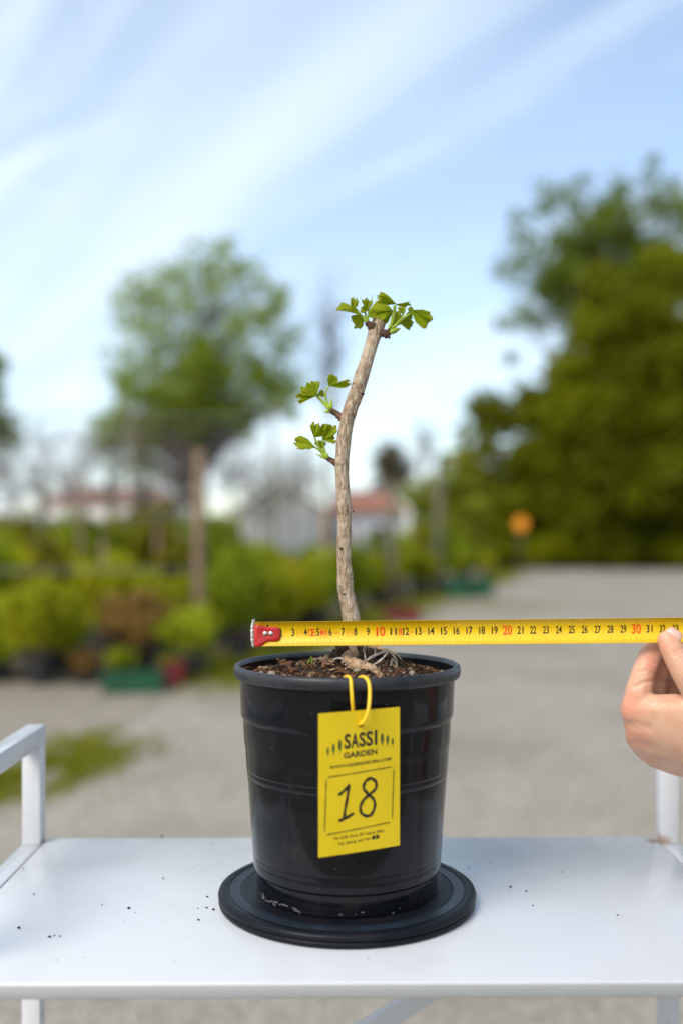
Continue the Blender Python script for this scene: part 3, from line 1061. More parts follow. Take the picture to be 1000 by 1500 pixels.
HW, D0, D1, TB = 0.3005, -0.1655, 0.166, 0.0185
b = MB()
b.box((-HW, D0, TZ - 0.0145), (HW, D1, TZ))
b.v = [(x, y + (0.0085 if (y < 0 and z < TZ - .001) else 0), z) for x, y, z in b.v]      # front face tilted to look down, shaped so that it renders darker
b.v = [(CART.x + x * math.cos(CR) - y * math.sin(CR), CART.y + x * math.sin(CR) + y * math.cos(CR), z) for x, y, z in b.v]
shelf = b.build("shelf", M["white"], cart, True, 0.0022)
for s in (-1, 1):
    xi, xo = s * (HW + 0.0014), s * (HW + 0.0014 + TB)
    lo, hi = min(xi, xo), max(xi, xo)
    cart_part("side_rail", (lo, D0 + 0.001, TZ - 0.0195), (hi, D1 - 0.001, TZ - 0.001))
    cart_part("seam", (min(s * (HW - 0.001), xi + s * 0.001), D0 + 0.004, TZ - 0.012), (max(s * (HW - 0.001), xi + s * 0.001), D1 - 0.004, TZ - 0.0022), 0, "seam")
    hz = TZ + 0.113
    lo_, hi_ = lo + (0.0004 if s < 0 else -0.0004), hi + (0.0004 if s < 0 else -0.0004)
    for y0, y1 in ((D1 - 0.002 - TB, D1 - 0.0025), (D0 + 0.0025, D0 + 0.002 + TB)):
        cart_part("handle_post", (lo_ + .0002, y0, TZ - 0.0012), (hi_ - .0002, y1, hz - TB + 0.001))
        cart_part("leg", (lo + .0003, y0 + .0003, 0.0), (hi - .0003, y1 - .0003, TZ - 0.0192))
    cart_part("handle_rail", (lo_, D0 + 0.002, hz - TB), (hi_, D1 - 0.0015, hz), 0.0014)
b = MB()
bw, zt = 0.0095, CAMH
pA, pB = P(597, 1469, 1.0), P(547, 1500, 1.0)
dv = (pB - pA).normalized()
s0 = pA - dv * ((0.302 - pA.x) / -dv.x)
s1 = pA + dv * ((pA.x + 0.29) / -dv.x)
nv = Vector((-dv.z, 0, dv.x))
yv = Vector((0, 0.006, 0))
b.add([s0 - nv * bw - yv, s0 + nv * bw - yv, s1 + nv * bw - yv, s1 - nv * bw - yv, s0 - nv * bw + yv, s0 + nv * bw + yv, s1 + nv * bw + yv, s1 - nv * bw + yv],
      [(0, 1, 2, 3), (7, 6, 5, 4), (0, 4, 5, 1), (1, 5, 6, 2), (2, 6, 7, 3), (3, 7, 4, 0)])
b.v = [(x, y - 0.004, z) for x, y, z in b.v]
b.build("brace", M["white"], cart, True, 0.0012)

# crumbs of soil dropped on the shelf
b = MB()
ico = bmesh.new()
bmesh.ops.create_icosphere(ico, subdivisions=1, radius=1.0)
IV = [Vector(v.co) for v in ico.verts]
IF = [tuple(v.index for v in f.verts) for f in ico.faces]
ico.free()


def shelf_pt(px, py):
    Y = 0.2945 * FPX / (py - VY)
    return Vector(((px - 500) / FPX * Y, Y, TZ))


crumbs = [(313, 1333, 1.1), (322, 1332, 1.6), (304, 1314, .8), (303, 1330, .7), (291, 1348, .8), (290, 1331, .5), (189, 1331, 1.0), (28, 1360, 1.2), (73, 1373, .9), (80, 1371, .7), (88, 1372, .8), (50, 1310, .6),
          (34, 1273, .7), (239, 1287, .7), (238, 1226.5, 1.2), (747, 1300, 1.1), (770, 1306, .8), (743, 1305, .5), (823, 1278, .5), (780, 1327, .6), (717, 1263, .6), (686, 1271, .7), (904, 1341, .6), (795, 1239, .6), (312, 1237, .6), (150, 1326, .5), (199, 1337, .4)]
crumbs += [(random.uniform(20, 980), random.uniform(1240, 1430), random.uniform(0.2, 0.45)) for _ in range(22)]
for px, py, s in crumbs:
    if (px - 510) ** 2 / 195 ** 2 + (py - 1330) ** 2 / 70 ** 2 < 1:
        continue
    c = shelf_pt(px, py)
    r = 0.0011 * s
    sc_ = Vector((random.uniform(.8, 1.5), random.uniform(.7, 1.2), random.uniform(.5, .9)))
    b.add([c + Vector((v.x * sc_.x * r, v.y * sc_.y * r, v.z * sc_.z * r + r * .55)) * 1.0 for v in IV], IF)
tag(b.build("soil_crumbs", M["soil"]), "dark soil crumbs scattered on the white shelf", "soil", kind="stuff")

# ------------------------------------------------------------------ turntable
AX = Vector((0.0046, 0.83, 0))
k_ = 0.000561


def dz(py):
    return CAMH - (py - VY) * k_


st = TZ + 0.0112                               # turntable top
turn = empty("turntable", (AX.x, AX.y, TZ))
tag(turn, "round black plastic turntable under the black pot", "turntable")
b = MB()
b.lathe(AX, [(0, TZ + .0003), (.1025, TZ + .0003), (.1040, TZ + .0012), (.1046, TZ + .003), (.1044, TZ + .0047), (.1034, TZ + .0053), (0, TZ + .0053)], 128)
b.build("base_disc", M["turn"], turn)
b = MB()
b.lathe(AX, [(0, TZ + .0056), (.1036, TZ + .0056), (.1047, TZ + .0062), (.1050, TZ + .008), (.1044, TZ + .0098), (.1025, TZ + .0110), (.1000, st + .0001), (.0968, st), (.0962, st - .0007), (.0860, st - .0007), (.0852, st), (0, st)], 128)
b.build("top_disc", M["turn"], turn)
b = MB()
b.lathe(AX, [(.0955, st - .0006), (.0955, st - .0004), (.0867, st - .0004), (.0867, st - .0006)], 128)
b.build("sheen_ring", M["ring_sheen"], turn)  # ring in the groove, carries the painted sky sheen

# ------------------------------------------------------------------ pot
pot = empty("plant_pot", (AX.x, AX.y, st))
tag(pot, "glossy black plastic nursery pot with tag 18, holding a ginkgo sapling", "pot")
RT = dz(971)                                   # rim top
zf = dz(1266)
prof = [(0, st + .0002), (.0728, st + .0002), (.0735, st + .0010), (.0739, zf - .0004), (.0757, zf + .0002), (.0762, zf + .0012),
        (.0766, dz(1254)), (.07645, dz(1253)), (.0765, dz(1251.5)), (.0768, dz(1250.5)), (.0769, dz(1243)), (.07675, dz(1242)), (.0768, dz(1240.5)), (.0771, dz(1239.5)),
        (.0813, dz(1133)), (.08115, dz(1132)), (.0812, dz(1130.5)), (.0816, dz(1129.5)), (.0818, dz(1123)), (.08165, dz(1122)), (.0817, dz(1120.5)), (.0822, dz(1119.5)),
        (.0842, dz(1053)), (.0850, dz(1049)), (.0862, dz(1044)), (.0867, dz(1040)), (.0876, dz(996)), (.0878, RT - .0095)]
b = MB()
b.lathe(AX, prof, 160)
o = b.build("body", M["pot"], pot)
b = MB()
b.lathe(AX, [(.0876, RT - .0098), (.0895, RT - .0106), (.0913, RT - .0098), (.0923, RT - .0078), (.0926, RT - .005), (.0924, RT - .0026), (.0916, RT - .0009), (.0902, RT), (.0886, RT - .0003), (.0877, RT - .0014), (.0872, RT - .004)], 160)
b.build("rim", M["rim"], pot)
b = MB()
b.lathe(AX, [(.0872, RT - .0035), (.0868, RT - .012), (.0840, dz(1080)), (.0800, dz(1130)), (0, dz(1130))], 120)
b.build("inner_wall", M["pot"], pot)
# chalky lime marks where the foot meets the turntable
b = MB()
for i in range(34):
    a = math.radians(random.choice((200, 205, 212, 219, 226, 232, 239)) + random.gauss(0, 2.5) if i < 28 else random.uniform(265, 350))
    r = .0737
    c = Vector((AX.x + r * math.cos(a), AX.y + r * math.sin(a), st + random.uniform(.0006, .0045)))
    s = random.uniform(.0006, .0019) * (1.0 if i < 50 else .4)
    t = Vector((-math.sin(a), math.cos(a), 0))
    nn = Vector((math.cos(a), math.sin(a), 0))
    b.add([c + t * v.x * s * 1.5 + nn * v.y * .00012 + Vector((0, 0, v.z * s * .6)) + (t * noise.noise(v * 3 + c * 900) + Vector((0, 0, noise.noise(v * 3 + c * 700)))) * s * .6 for v in IV], IF)
tag(b.build("lime_stains", M["lime"], pot), kind="stuff")

# ------------------------------------------------------------------ soil, chips, stones
soil = empty("potting_soil", (AX.x, AX.y, RT - 0.014))
tag(soil, "dark potting soil with bark chips heaped in the black pot", "soil")


def soil_z(x, y):
    dx, dy = x - AX.x, y - AX.y
    r = math.hypot(dx, dy) / 0.0868
    z = RT - 0.0125 + 0.0125 * max(0, 1 - r * r) ** 1.0
    z += 0.0030 * noise.noise((x * 55, y * 55, 1.0)) + 0.0016 * noise.noise((x * 190, y * 190, 4.0))
    z += 0.006 * math.exp(-((dx + .004) ** 2 + (dy - .002) ** 2) / .00022)
    return z


b = MB()
NR, NA = 46, 120
vs_, fs_ = [(AX.x, AX.y, soil_z(AX.x, AX.y))], []
for i in range(1, NR + 1):
    r = .0870 * i / NR
    for j in range(NA):
        a = math.tau * j / NA
        x, y = AX.x + r * math.cos(a), AX.y + r * math.sin(a)
        vs_.append((x, y, soil_z(x, y) + 0.0012 * noise.noise((x * 600, y * 600, 0))))
for j in range(NA):
    fs_.append((0, 1 + j, 1 + (j + 1) % NA))
for i in range(NR - 1):
    for j in range(NA):
        j2 = (j + 1) % NA
        fs_.append((1 + i * NA + j, 1 + (i + 1) * NA + j, 1 + (i + 1) * NA + j2, 1 + i * NA + j2))
b.add(vs_, fs_)
b.build("soil_surface", M["soil"], soil)


def chip_mesh(seed, lx, ly, lz, jag):
    r_ = random.Random(seed)
    bm = bmesh.new()
    bmesh.ops.create_cube(bm, size=1)
    bmesh.ops.subdivide_edges(bm, edges=list(bm.edges), cuts=1)
    for v in bm.verts:
        v.co = Vector((v.co.x * lx, v.co.y * ly, v.co.z * lz))
        v.co += Vector((r_.gauss(0, jag * lx), r_.gauss(0, jag * ly), r_.gauss(0, jag * lz)))
        v.co.y *= 1 - 0.8 * (v.co.x / lx) ** 2
        v.co.z += 0.25 * lz * math.sin(v.co.x / lx * 3)
    me = bpy.data.meshes.new("bark_chip")
    bm.to_mesh(me)
    bm.free()
    return me


def pebble_mesh(seed):
    r_ = random.Random(seed)
    bm = bmesh.new()
    bmesh.ops.create_icosphere(bm, subdivisions=2, radius=1)
    s = Vector((r_.uniform(.8, 1.3), r_.uniform(.7, 1.1), r_.uniform(.5, .8)))
    o = Vector((r_.random(), r_.random(), r_.random())) * 50
    for v in bm.verts:
        v.co = v.co * (1 + 0.28 * noise.noise(v.co * 1.3 + o))
        v.co = Vector((v.co.x * s.x, v.co.y * s.y, v.co.z * s.z))
    me = bpy.data.meshes.new("pebble")
    bm.to_mesh(me)
    bm.free()
    me.polygons.foreach_set("use_smooth", [True] * len(me.polygons))
    return me


chips = []
for i in range(18):
    me = chip_mesh(i, random.uniform(.7, 1.5), random.uniform(.35, .7), random.uniform(.12, .3), 0.10)
    me.materials.append(M[("chip_tan", "chip_brown", "chip_dark")[i % 3]])
    chips.append(me)
pebs = []
for i in range(6):
    me = pebble_mesh(i)
    me.materials.append(M["pebble"])
    pebs.append(me)


def scatter(name, me, x, y, s, lift=0.0, tilt=0.45, parent=soil):
    o = bpy.data.objects.new(name, me)
    C.objects.link(o)
    o.parent = parent
    o.location = Vector((x, y, soil_z(x, y) + lift)) - world_loc(parent)
    o.scale = (s, s, s)
    o.rotation_euler = (random.gauss(0, tilt), random.gauss(0, tilt), random.uniform(0, math.tau))
    return o


def on_soil():
    while True:
        x, y = random.uniform(-.083, .083), random.uniform(-.083, .083)
        if math.hypot(x, y) < .083:
            return AX.x + x, AX.y + y


for i in range(250):
    x, y = on_soil()
    tone = random.random()
    me = chips[random.choice([q_ for q_ in range(18) if q_ % 3 == (0 if tone < .34 else 1 if tone < .72 else 2)])]
    scatter("bark_chip", me, x, y, random.choice((.0028, .0036, .0045, .0060)) * random.uniform(.75, 1.25), random.uniform(.0, .0022))
for px, py, s in ((364, 983, .0040), (398, 986, .0055), (522, 987, .0055), (383, 984, .003), (603, 984, .0035), (560, 966, .004), (558, 975, .0035), (647, 982, .003), (540, 988, .004), (505, 990, .003), (590, 990, .004), (437, 971, .003), (571, 988, .0035)):
    Yp = .83 if py < 982 else .80
    for _ in range(6):
        pt = P(px, py, Yp)
        if math.hypot(pt.x - AX.x, pt.y - AX.y) > .082:
            Yp += .012 if Yp < .83 else -.005
    pt = P(px, py, Yp)
    o = scatter("pebble", random.choice(pebs), pt.x, pt.y, s * .62)
    o.location.z = max(o.location.z, pt.z - world_loc(soil).z - .001)
for i in range(34):
    x, y = on_soil()
    scatter("bark_chip", chips[random.choice((0, 3, 6, 9, 12, 15, 1, 4))], x, y, random.uniform(.0062, .0092), random.uniform(.001, .0035), .55)
for i in range(22):
    x, y = on_soil()
    scatter("pebble", random.choice(pebs), x, y, random.uniform(.0011, .0024), .0008)
# fine crumbs, joined
b = MB()
for i in range(1500):
    x, y = on_soil()
    s = random.uniform(.0004, .0013)
    e = Matrix.Rotation(random.uniform(0, 6.28), 3, Vector((random.gauss(0, 1), random.gauss(0, 1), random.gauss(0, 1))).normalized())
    c = Vector((x, y, soil_z(x, y) + .0006))
    b.add([c + e @ Vector((sx * s * 1.6, sy * s, sz * s * .5)) for sx, sy, sz in ((-1, -1, -1), (1, -.7, -1), (.8, 1, -.8), (-.9, .8, -1), (0, 0, 1.4))], [(0, 1, 4), (1, 2, 4), (2, 3, 4), (3, 0, 4)])
tag(b.build("fine_mulch", M["chip_brown"], soil, False), kind="stuff")
# two green shoots of weed
for a_, b_, c_ in (((450, 979), (452, 970), (455, 963)), ((458, 979), (457, 969), (456, 961))):
    b = MB()
    b.tube([P(*a_, .83), P(*b_, .83), P(*c_, .83)], [.0012, .0011, .0002], 6)
    b.build("weed_shoot", M["petiole"], soil)

# ------------------------------------------------------------------ ginkgo sapling
gk = empty("ginkgo_sapling", (AX.x, AX.y, RT - .003))
tag(gk, "ginkgo sapling with bare pruned trunk and fresh fan leaves growing in black pot", "sapling")
KP = .83 / FPX
# px centre, py, radius px
TR = [(521, 984, 22), (522, 972, 20), (521, 962, 18), (520, 950, 16.5), (518, 935, 14.5), (515.5, 911, 13), (511, 887, 12), (507.3, 872, 11.7), (505.3, 858, 11.8), (505.2, 843, 11.6), (503.8, 825, 10.4), (503.5, 804, 10.8), (504, 780, 10.0),
      (504, 755, 10.0), (504.5, 746, 10.6), (502.5, 722, 10), (501, 698, 10), (500.8, 680, 10.5), (502, 660, 10), (503, 648, 10.5), (506.5, 626, 9.9), (512, 604, 10.2), (521.5, 578, 10.5), (528, 556, 10.6), (536, 530, 9.8), (544.5, 502, 9.7), (551, 481, 10.6), (554.5, 471, 10.5)]
cl_ = spline([(a, b_, r) for a, b_, r in TR], 230)
nseg = 40
vs_, fs_ = [], []
pts3 = [P(c[0], c[1], .83) + Vector((0, .004 * math.sin(i * .03), 0)) for i, c in enumerate(cl_)]
scars = [(528, 579, 3.2, 5), (518, 749, 3.0, 4), (501, 804, 2.0, 5), (517, 845, 2.2, 4), (497, 858, 1.8, 4), (505, 869, 1.6, 4), (520, 566, 1.5, 6), (495, 676, 2.5, 5), (500, 611, 2.5, 5)]
for i, c in enumerate(cl_):
    d = (pts3[min(i + 1, 230)] - pts3[max(i - 1, 0)]).normalized()
    u = Vector((0, -1, 0)).cross(d).normalized()
    w = d.cross(u)
    R = c[2] * KP
    for j in range(nseg):
        a = math.tau * j / nseg
        dr = u * math.cos(a) + w * math.sin(a)
        q_ = pts3[i]
        h = 1 + 0.055 * noise.noise((dr.x * 1.6, dr.y * 1.6, q_.z * 42)) + 0.05 * noise.noise((dr.x * 3.4, dr.y * 3.4, q_.z * 120)) + 0.03 * noise.noise((dr.x * 9, dr.y * 9, q_.z * 260))
        if c[1] > 935:
            h += 0.22 * sm(935, 975, c[1]) * math.sin(a * 5 + 1.2)
        rings_ = [660, 655, 793, 720, 588, 606, 838]
        for ry in rings_:
            h += 0.035 * math.exp(-((c[1] - ry) / 1.6) ** 2)
        pt = q_ + dr * R * h
        for sx, sy, sh, sr in scars:
            spx = Vector(P(sx, sy, .822))
            dd = (pt - spx).length / (sr * KP)
            if dd < 2.2:
                pt = pt + dr * sh * KP * math.exp(-dd * dd)
        vs_.append(pt)
for i in range(230):
    for j in range(nseg):
        j2 = (j + 1) % nseg
        fs_.append((i * nseg + j, i * nseg + j2, (i + 1) * nseg + j2, (i + 1) * nseg + j))
b = MB()
b.add(vs_, fs_)
trunk = b.build("trunk", M["bark"], gk)
# cut end: a rounded lip and a sunk, cracked disc
top = pts3[230]
d = (pts3[230] - pts3[226]).normalized()
u = Vector((0, -1, 0)).cross(d).normalized()
w = d.cross(u)
vs2, fs2 = [], []
R = cl_[230][2] * KP
for i, (rr, hh) in enumerate(((1.0, 0.0), (.93, .10), (.80, .06), (.55, .0), (.25, -.04), (.04, -.02))):
    for j in range(nseg):
        a = math.tau * j / nseg
        dr = u * math.cos(a) + w * math.sin(a)
        jit = 1 + .05 * noise.noise((dr.x * 3, dr.y * 3, i))
        base = vs_[230 * nseg + j] if i == 0 else top + dr * R * rr * jit
        vs2.append(Vector(base) + d * R * (hh + .10 * noise.noise((dr.x * rr * 4, dr.z * rr * 4, 2))) * (0 if i == 0 else 1))
for i in range(5):
    for j in range(nseg):
        j2 = (j + 1) % nseg
        fs2.append((i * nseg + j, i * nseg + j2, (i + 1) * nseg + j2, (i + 1) * nseg + j))
fs2.append(tuple(5 * nseg + j for j in range(nseg)))
b = MB()
b.add(vs2, fs2)
b.build("cut_end", M["cut"], trunk)
# dark old bud scars
for sx, sy, r_ in ((528.5, 579, 4.6), (515, 749, 3.2), (499.5, 804.5, 3.0), (504, 869, 2.2), (515.5, 846, 2.4), (519, 564, 2.0), (509, 700, 1.5), (498, 858, 1.6)):
    i = min(range(231), key=lambda q_: abs(cl_[q_][1] - sy))
    dx_ = max(-.97, min(.97, (sx - cl_[i][0]) / cl_[i][2]))
    c = pts3[i] + Vector((dx_, -math.sqrt(1 - dx_ * dx_), 0)) * cl_[i][2] * KP * 1.02
    R = r_ * KP
    for j, (mt, rr_, out) in enumerate((("bark", 1.25, -.40), ("root_dark", .80, .42))):
        b = MB()
        dr = Vector((dx_, -math.sqrt(1 - dx_ * dx_), 0))
        b.add([c + dr * out * R + Vector((v.x, v.y * .9, v.z * .75)) * R * rr_ * (1 + .5 * noise.noise(v * 2.2 + c * 300)) for v in IV], IF)
        b.build("bud_scar", M[mt], trunk)


def T(cx, cy):
    return 480 + cx / 5.882, 420 + cy / 5.882


def S(cx, cy):
    return 420 + cx / 7.692, 530 + cy / 7.692


def p3(q_, dy=0.0):
    v = P(q_[0], q_[1], .83)
    return Vector((v.x, .83 + dy, v.z))


def spur(points, radii, dys=None):
    pts = [p3(q_, dy) for q_, dy in zip(points, dys or [-.002] * len(points))]
    sp = spline([(*p_, r * KP) for p_, r in zip(pts, radii)], 16)
    b = MB()
    rr = [c[3] * (1 + .16 * math.sin(i * 2.4) + .08 * random.random()) for i, c in enumerate(sp)]
    b.tube([Vector(c[:3]) for c in sp], rr, 14)
    b.v = [tuple(Vector(v) + Vector((1, 1, 1)) * .0004 * noise.noise(Vector(v) * 900)) for v in b.v]
    o = b.build("spur_shoot", M["spur"], gk)
    # overlapping bud scales at the tip
    e = Vector(sp[-1][:3])
    dd = (e - Vector(sp[-4][:3])).normalized()
    bs = MB()
    for i in range(9):
        a = i * 2.4
        side = dd.orthogonal().normalized()
        side = Matrix.Rotation(a, 3, dd) @ side
        c = e + side * radii[-1] * KP * .75 - dd * .0006 * (i % 3)
        sc_ = radii[-1] * KP * .6
        bs.add([c + (dd * v.x * 1.3 + side * v.y * .45 + dd.cross(side) * v.z * .8) * sc_ for v in IV], IF)
    bs.build("bud_scales", M["spur"], o)
    return o


SPL = spur([T(400, 345), T(365, 335), T(338, 322)], (6.0, 5.0, 4.4))
SPR = spur([T(465, 400), T(505, 408), T(530, 385)], (6.2, 5.4, 4.2))
SPU = spur([S(620, 640), S(560, 590), S(515, 560), S(490, 550)], (5.6, 4.3, 3.9, 3.0))
SPD = spur([S(560, 1150), S(520, 1125), S(480, 1100), S(455, 1088)], (5.0, 4.0, 3.6, 3.0))
for s_, nodes in ((SPR, [T(500, 440), T(525, 440)]), (SPL, [T(350, 365)])):
    for q_ in nodes:
        b = MB()
        c = p3(q_, -.002)
        b.add([c + v * 2.4 * KP * (1 + .4 * noise.noise(v * 2 + c * 200)) for v in IV], IF)
        b.build("old_scale", M["spur"], s_)


def stem(points, r0, r1, parent, dys=None, name="petiole"):
    pts = [p3(q_, dy) for q_, dy in zip(points, dys or [-.002] * len(points))]
    if len(pts) == 2:
        m_ = (pts[0] + pts[1]) / 2 + Vector((0, 0, -.0006))
        pts = [pts[0], m_, pts[1]]
    sp = spline([tuple(p_) for p_ in pts], 10)
    b = MB()
    b.tube([Vector(c) for c in sp], [(r0 + (r1 - r0) * i / 10) * KP for i in range(11)], 8)
    return b.build(name, M["petiole"], parent)


def fan(basep, tipp, half, roll, parent, dyb=-.002, dyt=-.002, cup=.25, wav=.10, seed=0, notch=.25):
    """a ginkgo leaf blade: fan of rays from the base with a lobed, wavy outer margin"""
    r_ = random.Random(seed)
    B, Tt = p3(basep, dyb), p3(tipp, dyt)
    ax = Tt - B
    R = ax.length
    ax.normalize()
    w = ax.cross(Vector((0, 1, 0))).normalized()
    w = Matrix.Rotation(math.radians(roll), 3, ax) @ w
    nn = ax.cross(w)
    half = min(75, half * 1.28)
    NA_, NT = 36, 12
    vs, fs, uv = [], [], []
    ph = [r_.uniform(0, 6.28) for _ in range(6)]
    nl = r_.choice((2, 3, 3, 4))
    for i in range(NA_ + 1):
        s = -1 + 2 * i / NA_
        th = math.radians(half) * s
        er = 1 - .10 * s * s + .06 * math.sin(s * nl * 2.2 + ph[0]) + .028 * math.sin(s * 9 + ph[1]) + .016 * math.sin(s * 19 + ph[2])
        er -= .75 * notch * math.exp(-((s - .12 * math.sin(ph[3])) / .10) ** 2)
        er -= .06 * math.exp(-((s - .55) / .07) ** 2) + .05 * math.exp(-((s + .5) / .07) ** 2)
        er -= .30 * sm(.72, 1.0, abs(s))
        for j in range(NT + 1):
            t = .03 + .97 * j / NT
            rr = R * t * (1 + (er - 1) * t * t)
            h = cup * R * (abs(s) ** 1.6) * t * .55
            h += wav * R * t * t * (math.sin(s * 5.2 + ph[4]) + .5 * math.sin(s * 10.5 + ph[5]))
            h -= .16 * R * t * t * (1 if cup > 0 else -1)
            vs.append(B + ax * rr * math.cos(th) + w * rr * math.sin(th) + nn * h)
            uv.append((s * half / 40, t))
    for i in range(NA_):
        for j in range(NT):
            a = i * (NT + 1) + j
            fs.append((a, a + 1, a + NT + 2, a + NT + 1))
    b = MB()
    b.add(vs, fs)
    me = b.mesh("leaf_blade", world_loc(parent))
    ul = me.uv_layers.new(name="UVMap")
    for lp in me.loops:
        ul.data[lp.index].uv = uv[lp.vertex_index]
    o = link("leaf_blade", me, M["leaf"], parent)
    so = o.modifiers.new("thickness", 'SOLIDIFY')
    so.thickness = .00028
    return o


def leaf(parent, pet, r0, r1, blades_, dys=None):
    pt = stem(pet, r0, r1, parent, dys)
    for i, a in enumerate(blades_):
        fan(*a[:4], gk, *a[4:])


# top, left spur
leaf(SPL, [T(335, 320), T(310, 275), T(290, 255)], 2.2, 1.8, [(T(300, 262), T(92, 165), 30, 62, -.003, -.006, .55, .05, 1, .1)])
leaf(SPL, [T(330, 315), T(312, 268)], 1.5, 1.2, [(T(318, 262), T(212, 318), 40, 8, .001, .003, .2, .08, 2, .2)])
leaf(SPL, [T(300, 262), T(240, 225), T(214, 208)], 1.2, .9, [(T(213, 212), T(236, 106), 27, 25, -.003, -.004, .3, .06, 3, .3)])
leaf(SPL, [T(340, 320), T(322, 240), T(318, 225)], 2.0, 1.4, [(T(330, 222), T(340, 112), 30, 35, -.004, -.006, .4, .08, 4, .2), (T(330, 228), T(283, 200), 36, 10, -.004, -.006, .2, .08, 5, .2)])
leaf(SPL, [T(350, 325), T(346, 290), T(342, 258)], 1.6, 1.2, [(T(340, 265), T(398, 232), 44, 5, -.004, -.006, .2, .08, 6, .2)])
stem([T(340, 215), T(366, 155), T(384, 70)], 1.3, .25, SPL, None, "leaf_tip")
# top, right spur
leaf(SPR, [T(520, 380), T(545, 300), T(560, 205)], 1.8, 1.5, [(T(565, 205), T(368, 190), 37, 12, .003, .006, .25, .09, 7, .16), (T(560, 200), T(420, 280), 26, -14, .003, .008, .25, .09, 8, .16)], [0, .002, .003])
leaf(SPR, [T(525, 375), T(558, 290), T(573, 175)], 2.6, 2.4, [(T(585, 168), T(424, 92), 20, 32, -.006, -.008, .3, .06, 9, .2), (T(585, 164), T(440, 140), 16, -40, -.006, -.014, .3, .06, 10, .1), (T(575, 166), T(708, 162), 17, 58, -.006, -.002, .3, .05, 11, .1)], [-.002, -.004, -.006])
leaf(SPR, [T(545, 370), T(605, 310), T(645, 255)], 1.6, 1.2, [(T(645, 262), T(628, 180), 27, 20, -.006, -.007, .3, .06, 12, .2)], [-.002, -.005, -.006])
leaf(SPR, [T(540, 380), T(590, 330), T(620, 300)], 1.6, 1.3, [(T(612, 312), T(742, 310), 26, 10, -.001, .004, .25, .08, 13, .15), (T(560, 350), T(640, 215), 25, 18, .001, .004, .2, .06, 14, .15)], [0, 0, 0])
leaf(SPR, [T(550, 372), T(640, 288), T(690, 255), T(716, 232)], 2.4, 1.6, [(T(706, 215), T(868, 325), 24, 22, -.006, -.010, .45, .06, 15, .12), (T(706, 215), T(886, 285), 13, -30, -.006, -.004, .3, .06, 16, .08), (T(720, 250), T(700, 192), 30, 30, -.006, -.008, .3, .06, 17, .1), (T(640, 280), T(730, 240), 25, 30, -.004, -.002, .3, .06, 18, .1)], [-.003, -.005, -.006, -.006])


def bud(q0, q1, r, parent, mat="petiole", dy=-.003):
    a, e = p3(q0, dy), p3(q1, dy)
    b = MB()
    b.tube([a, a.lerp(e, .25), a.lerp(e, .5), a.lerp(e, .8), e], [r * .6 * KP, r * KP, r * .95 * KP, r * .5 * KP, r * .12 * KP], 10)
    b.build("bud", M[mat], parent)


bud(T(530, 400), T(622, 365), 4.2, SPR)
bud(T(520, 400), T(575, 392), 3.0, SPR)
# upper side spur
leaf(SPU, [S(482, 545), S(430, 480), S(340, 388)], 2.6, 2.0, [(S(338, 392), S(262, 232), 30, 12, -.004, -.006, .35, .09, 21, .22), (S(338, 388), S(330, 225), 17, -20, -.004, -.002, .3, .07, 22, .12), (S(340, 390), S(155, 335), 20, 30, -.005, -.009, .35, .08, 23, .15),
                                                                (S(345, 386), S(128, 430), 15, 20, -.005, -.010, .3, .08, 24, .2), (S(340, 384), S(436, 340), 24, 10, -.003, .002, .2, .06, 25, .15)])
leaf(SPU, [S(478, 520), S(445, 440), S(437, 350), S(478, 272)], 1.9, 1.2, [(S(474, 280), S(545, 165), 34, 25, -.003, -.005, .35, .05, 26, .08), (S(474, 276), S(708, 256), 12, 30, -.003, -.004, .3, .05, 27, .1)])
bud(S(500, 545), S(500, 410), 2.6, SPU)
bud(S(485, 570), S(412, 562), 2.2, SPU)
bud(S(470, 530), S(492, 470), 2.0, SPU)
# lower side spur
leaf(SPD, [S(432, 1070), S(370, 970), S(312, 858)], 2.0, 1.4, [(S(312, 862), S(322, 695), 21, 25, -.004, -.006, .35, .08, 31, .2), (S(310, 858), S(465, 748), 22, 30, -.004, -.008, .4, .07, 32, .12), (S(318, 850), S(400, 720), 20, -10, -.003, .0, .3, .08, 33, .12)])
leaf(SPD, [S(442, 1050), S(415, 960), S(402, 888)], 1.7, 1.3, [(S(400, 890), S(525, 735), 24, 15, -.005, -.010, .35, .08, 34, .15), (S(400, 885), S(552, 872), 22, -20, -.005, -.006, .3, .08, 35, .2)])
leaf(SPD, [S(425, 1070), S(370, 1000), S(318, 965)], 1.8, 1.2, [(S(325, 968), S(98, 895), 23, 15, -.003, -.006, .3, .07, 36, .18), (S(320, 950), S(232, 972), 22, 40, -.003, -.005, .3, .05, 37, .1)])
leaf(SPD, [S(430, 1060), S(410, 1010), S(395, 980)], 1.4, 1.0, [(S(396, 985), S(345, 885), 26, 10, .001, .002, .25, .07, 38, .15), (S(396, 975), S(425, 890), 22, 10, .001, .002, .25, .07, 39, .15)])
bud(S(462, 1095), S(430, 1015), 3.4, SPD)
bud(S(440, 1095), S(332, 1038), 1.9, SPD)


# roots at the base
def root_tube(points, radii, mat, dys, n=10, knob=.22, name="root"):
    pts = [P(q_[0], q_[1], .83 + dy) for q_, dy in zip(points, dys)]
    sp = spline([(*p_, r) for p_, r in zip(pts, radii)], 8 * (len(points) - 1))
    b = MB()
    b.tube([Vector(c[:3]) for c in sp], [max(.00012, c[3] * KP * (1 + knob * noise.noise((i * .7, c[0] * 90, 5)))) for i, c in enumerate(sp)], n)
    b.v = [tuple(Vector(v) + Vector((1, .6, .8)) * .0007 * (knob / .22) * noise.noise(Vector(v) * 420)) for v in b.v]
    b.build(name, M[mat], gk)


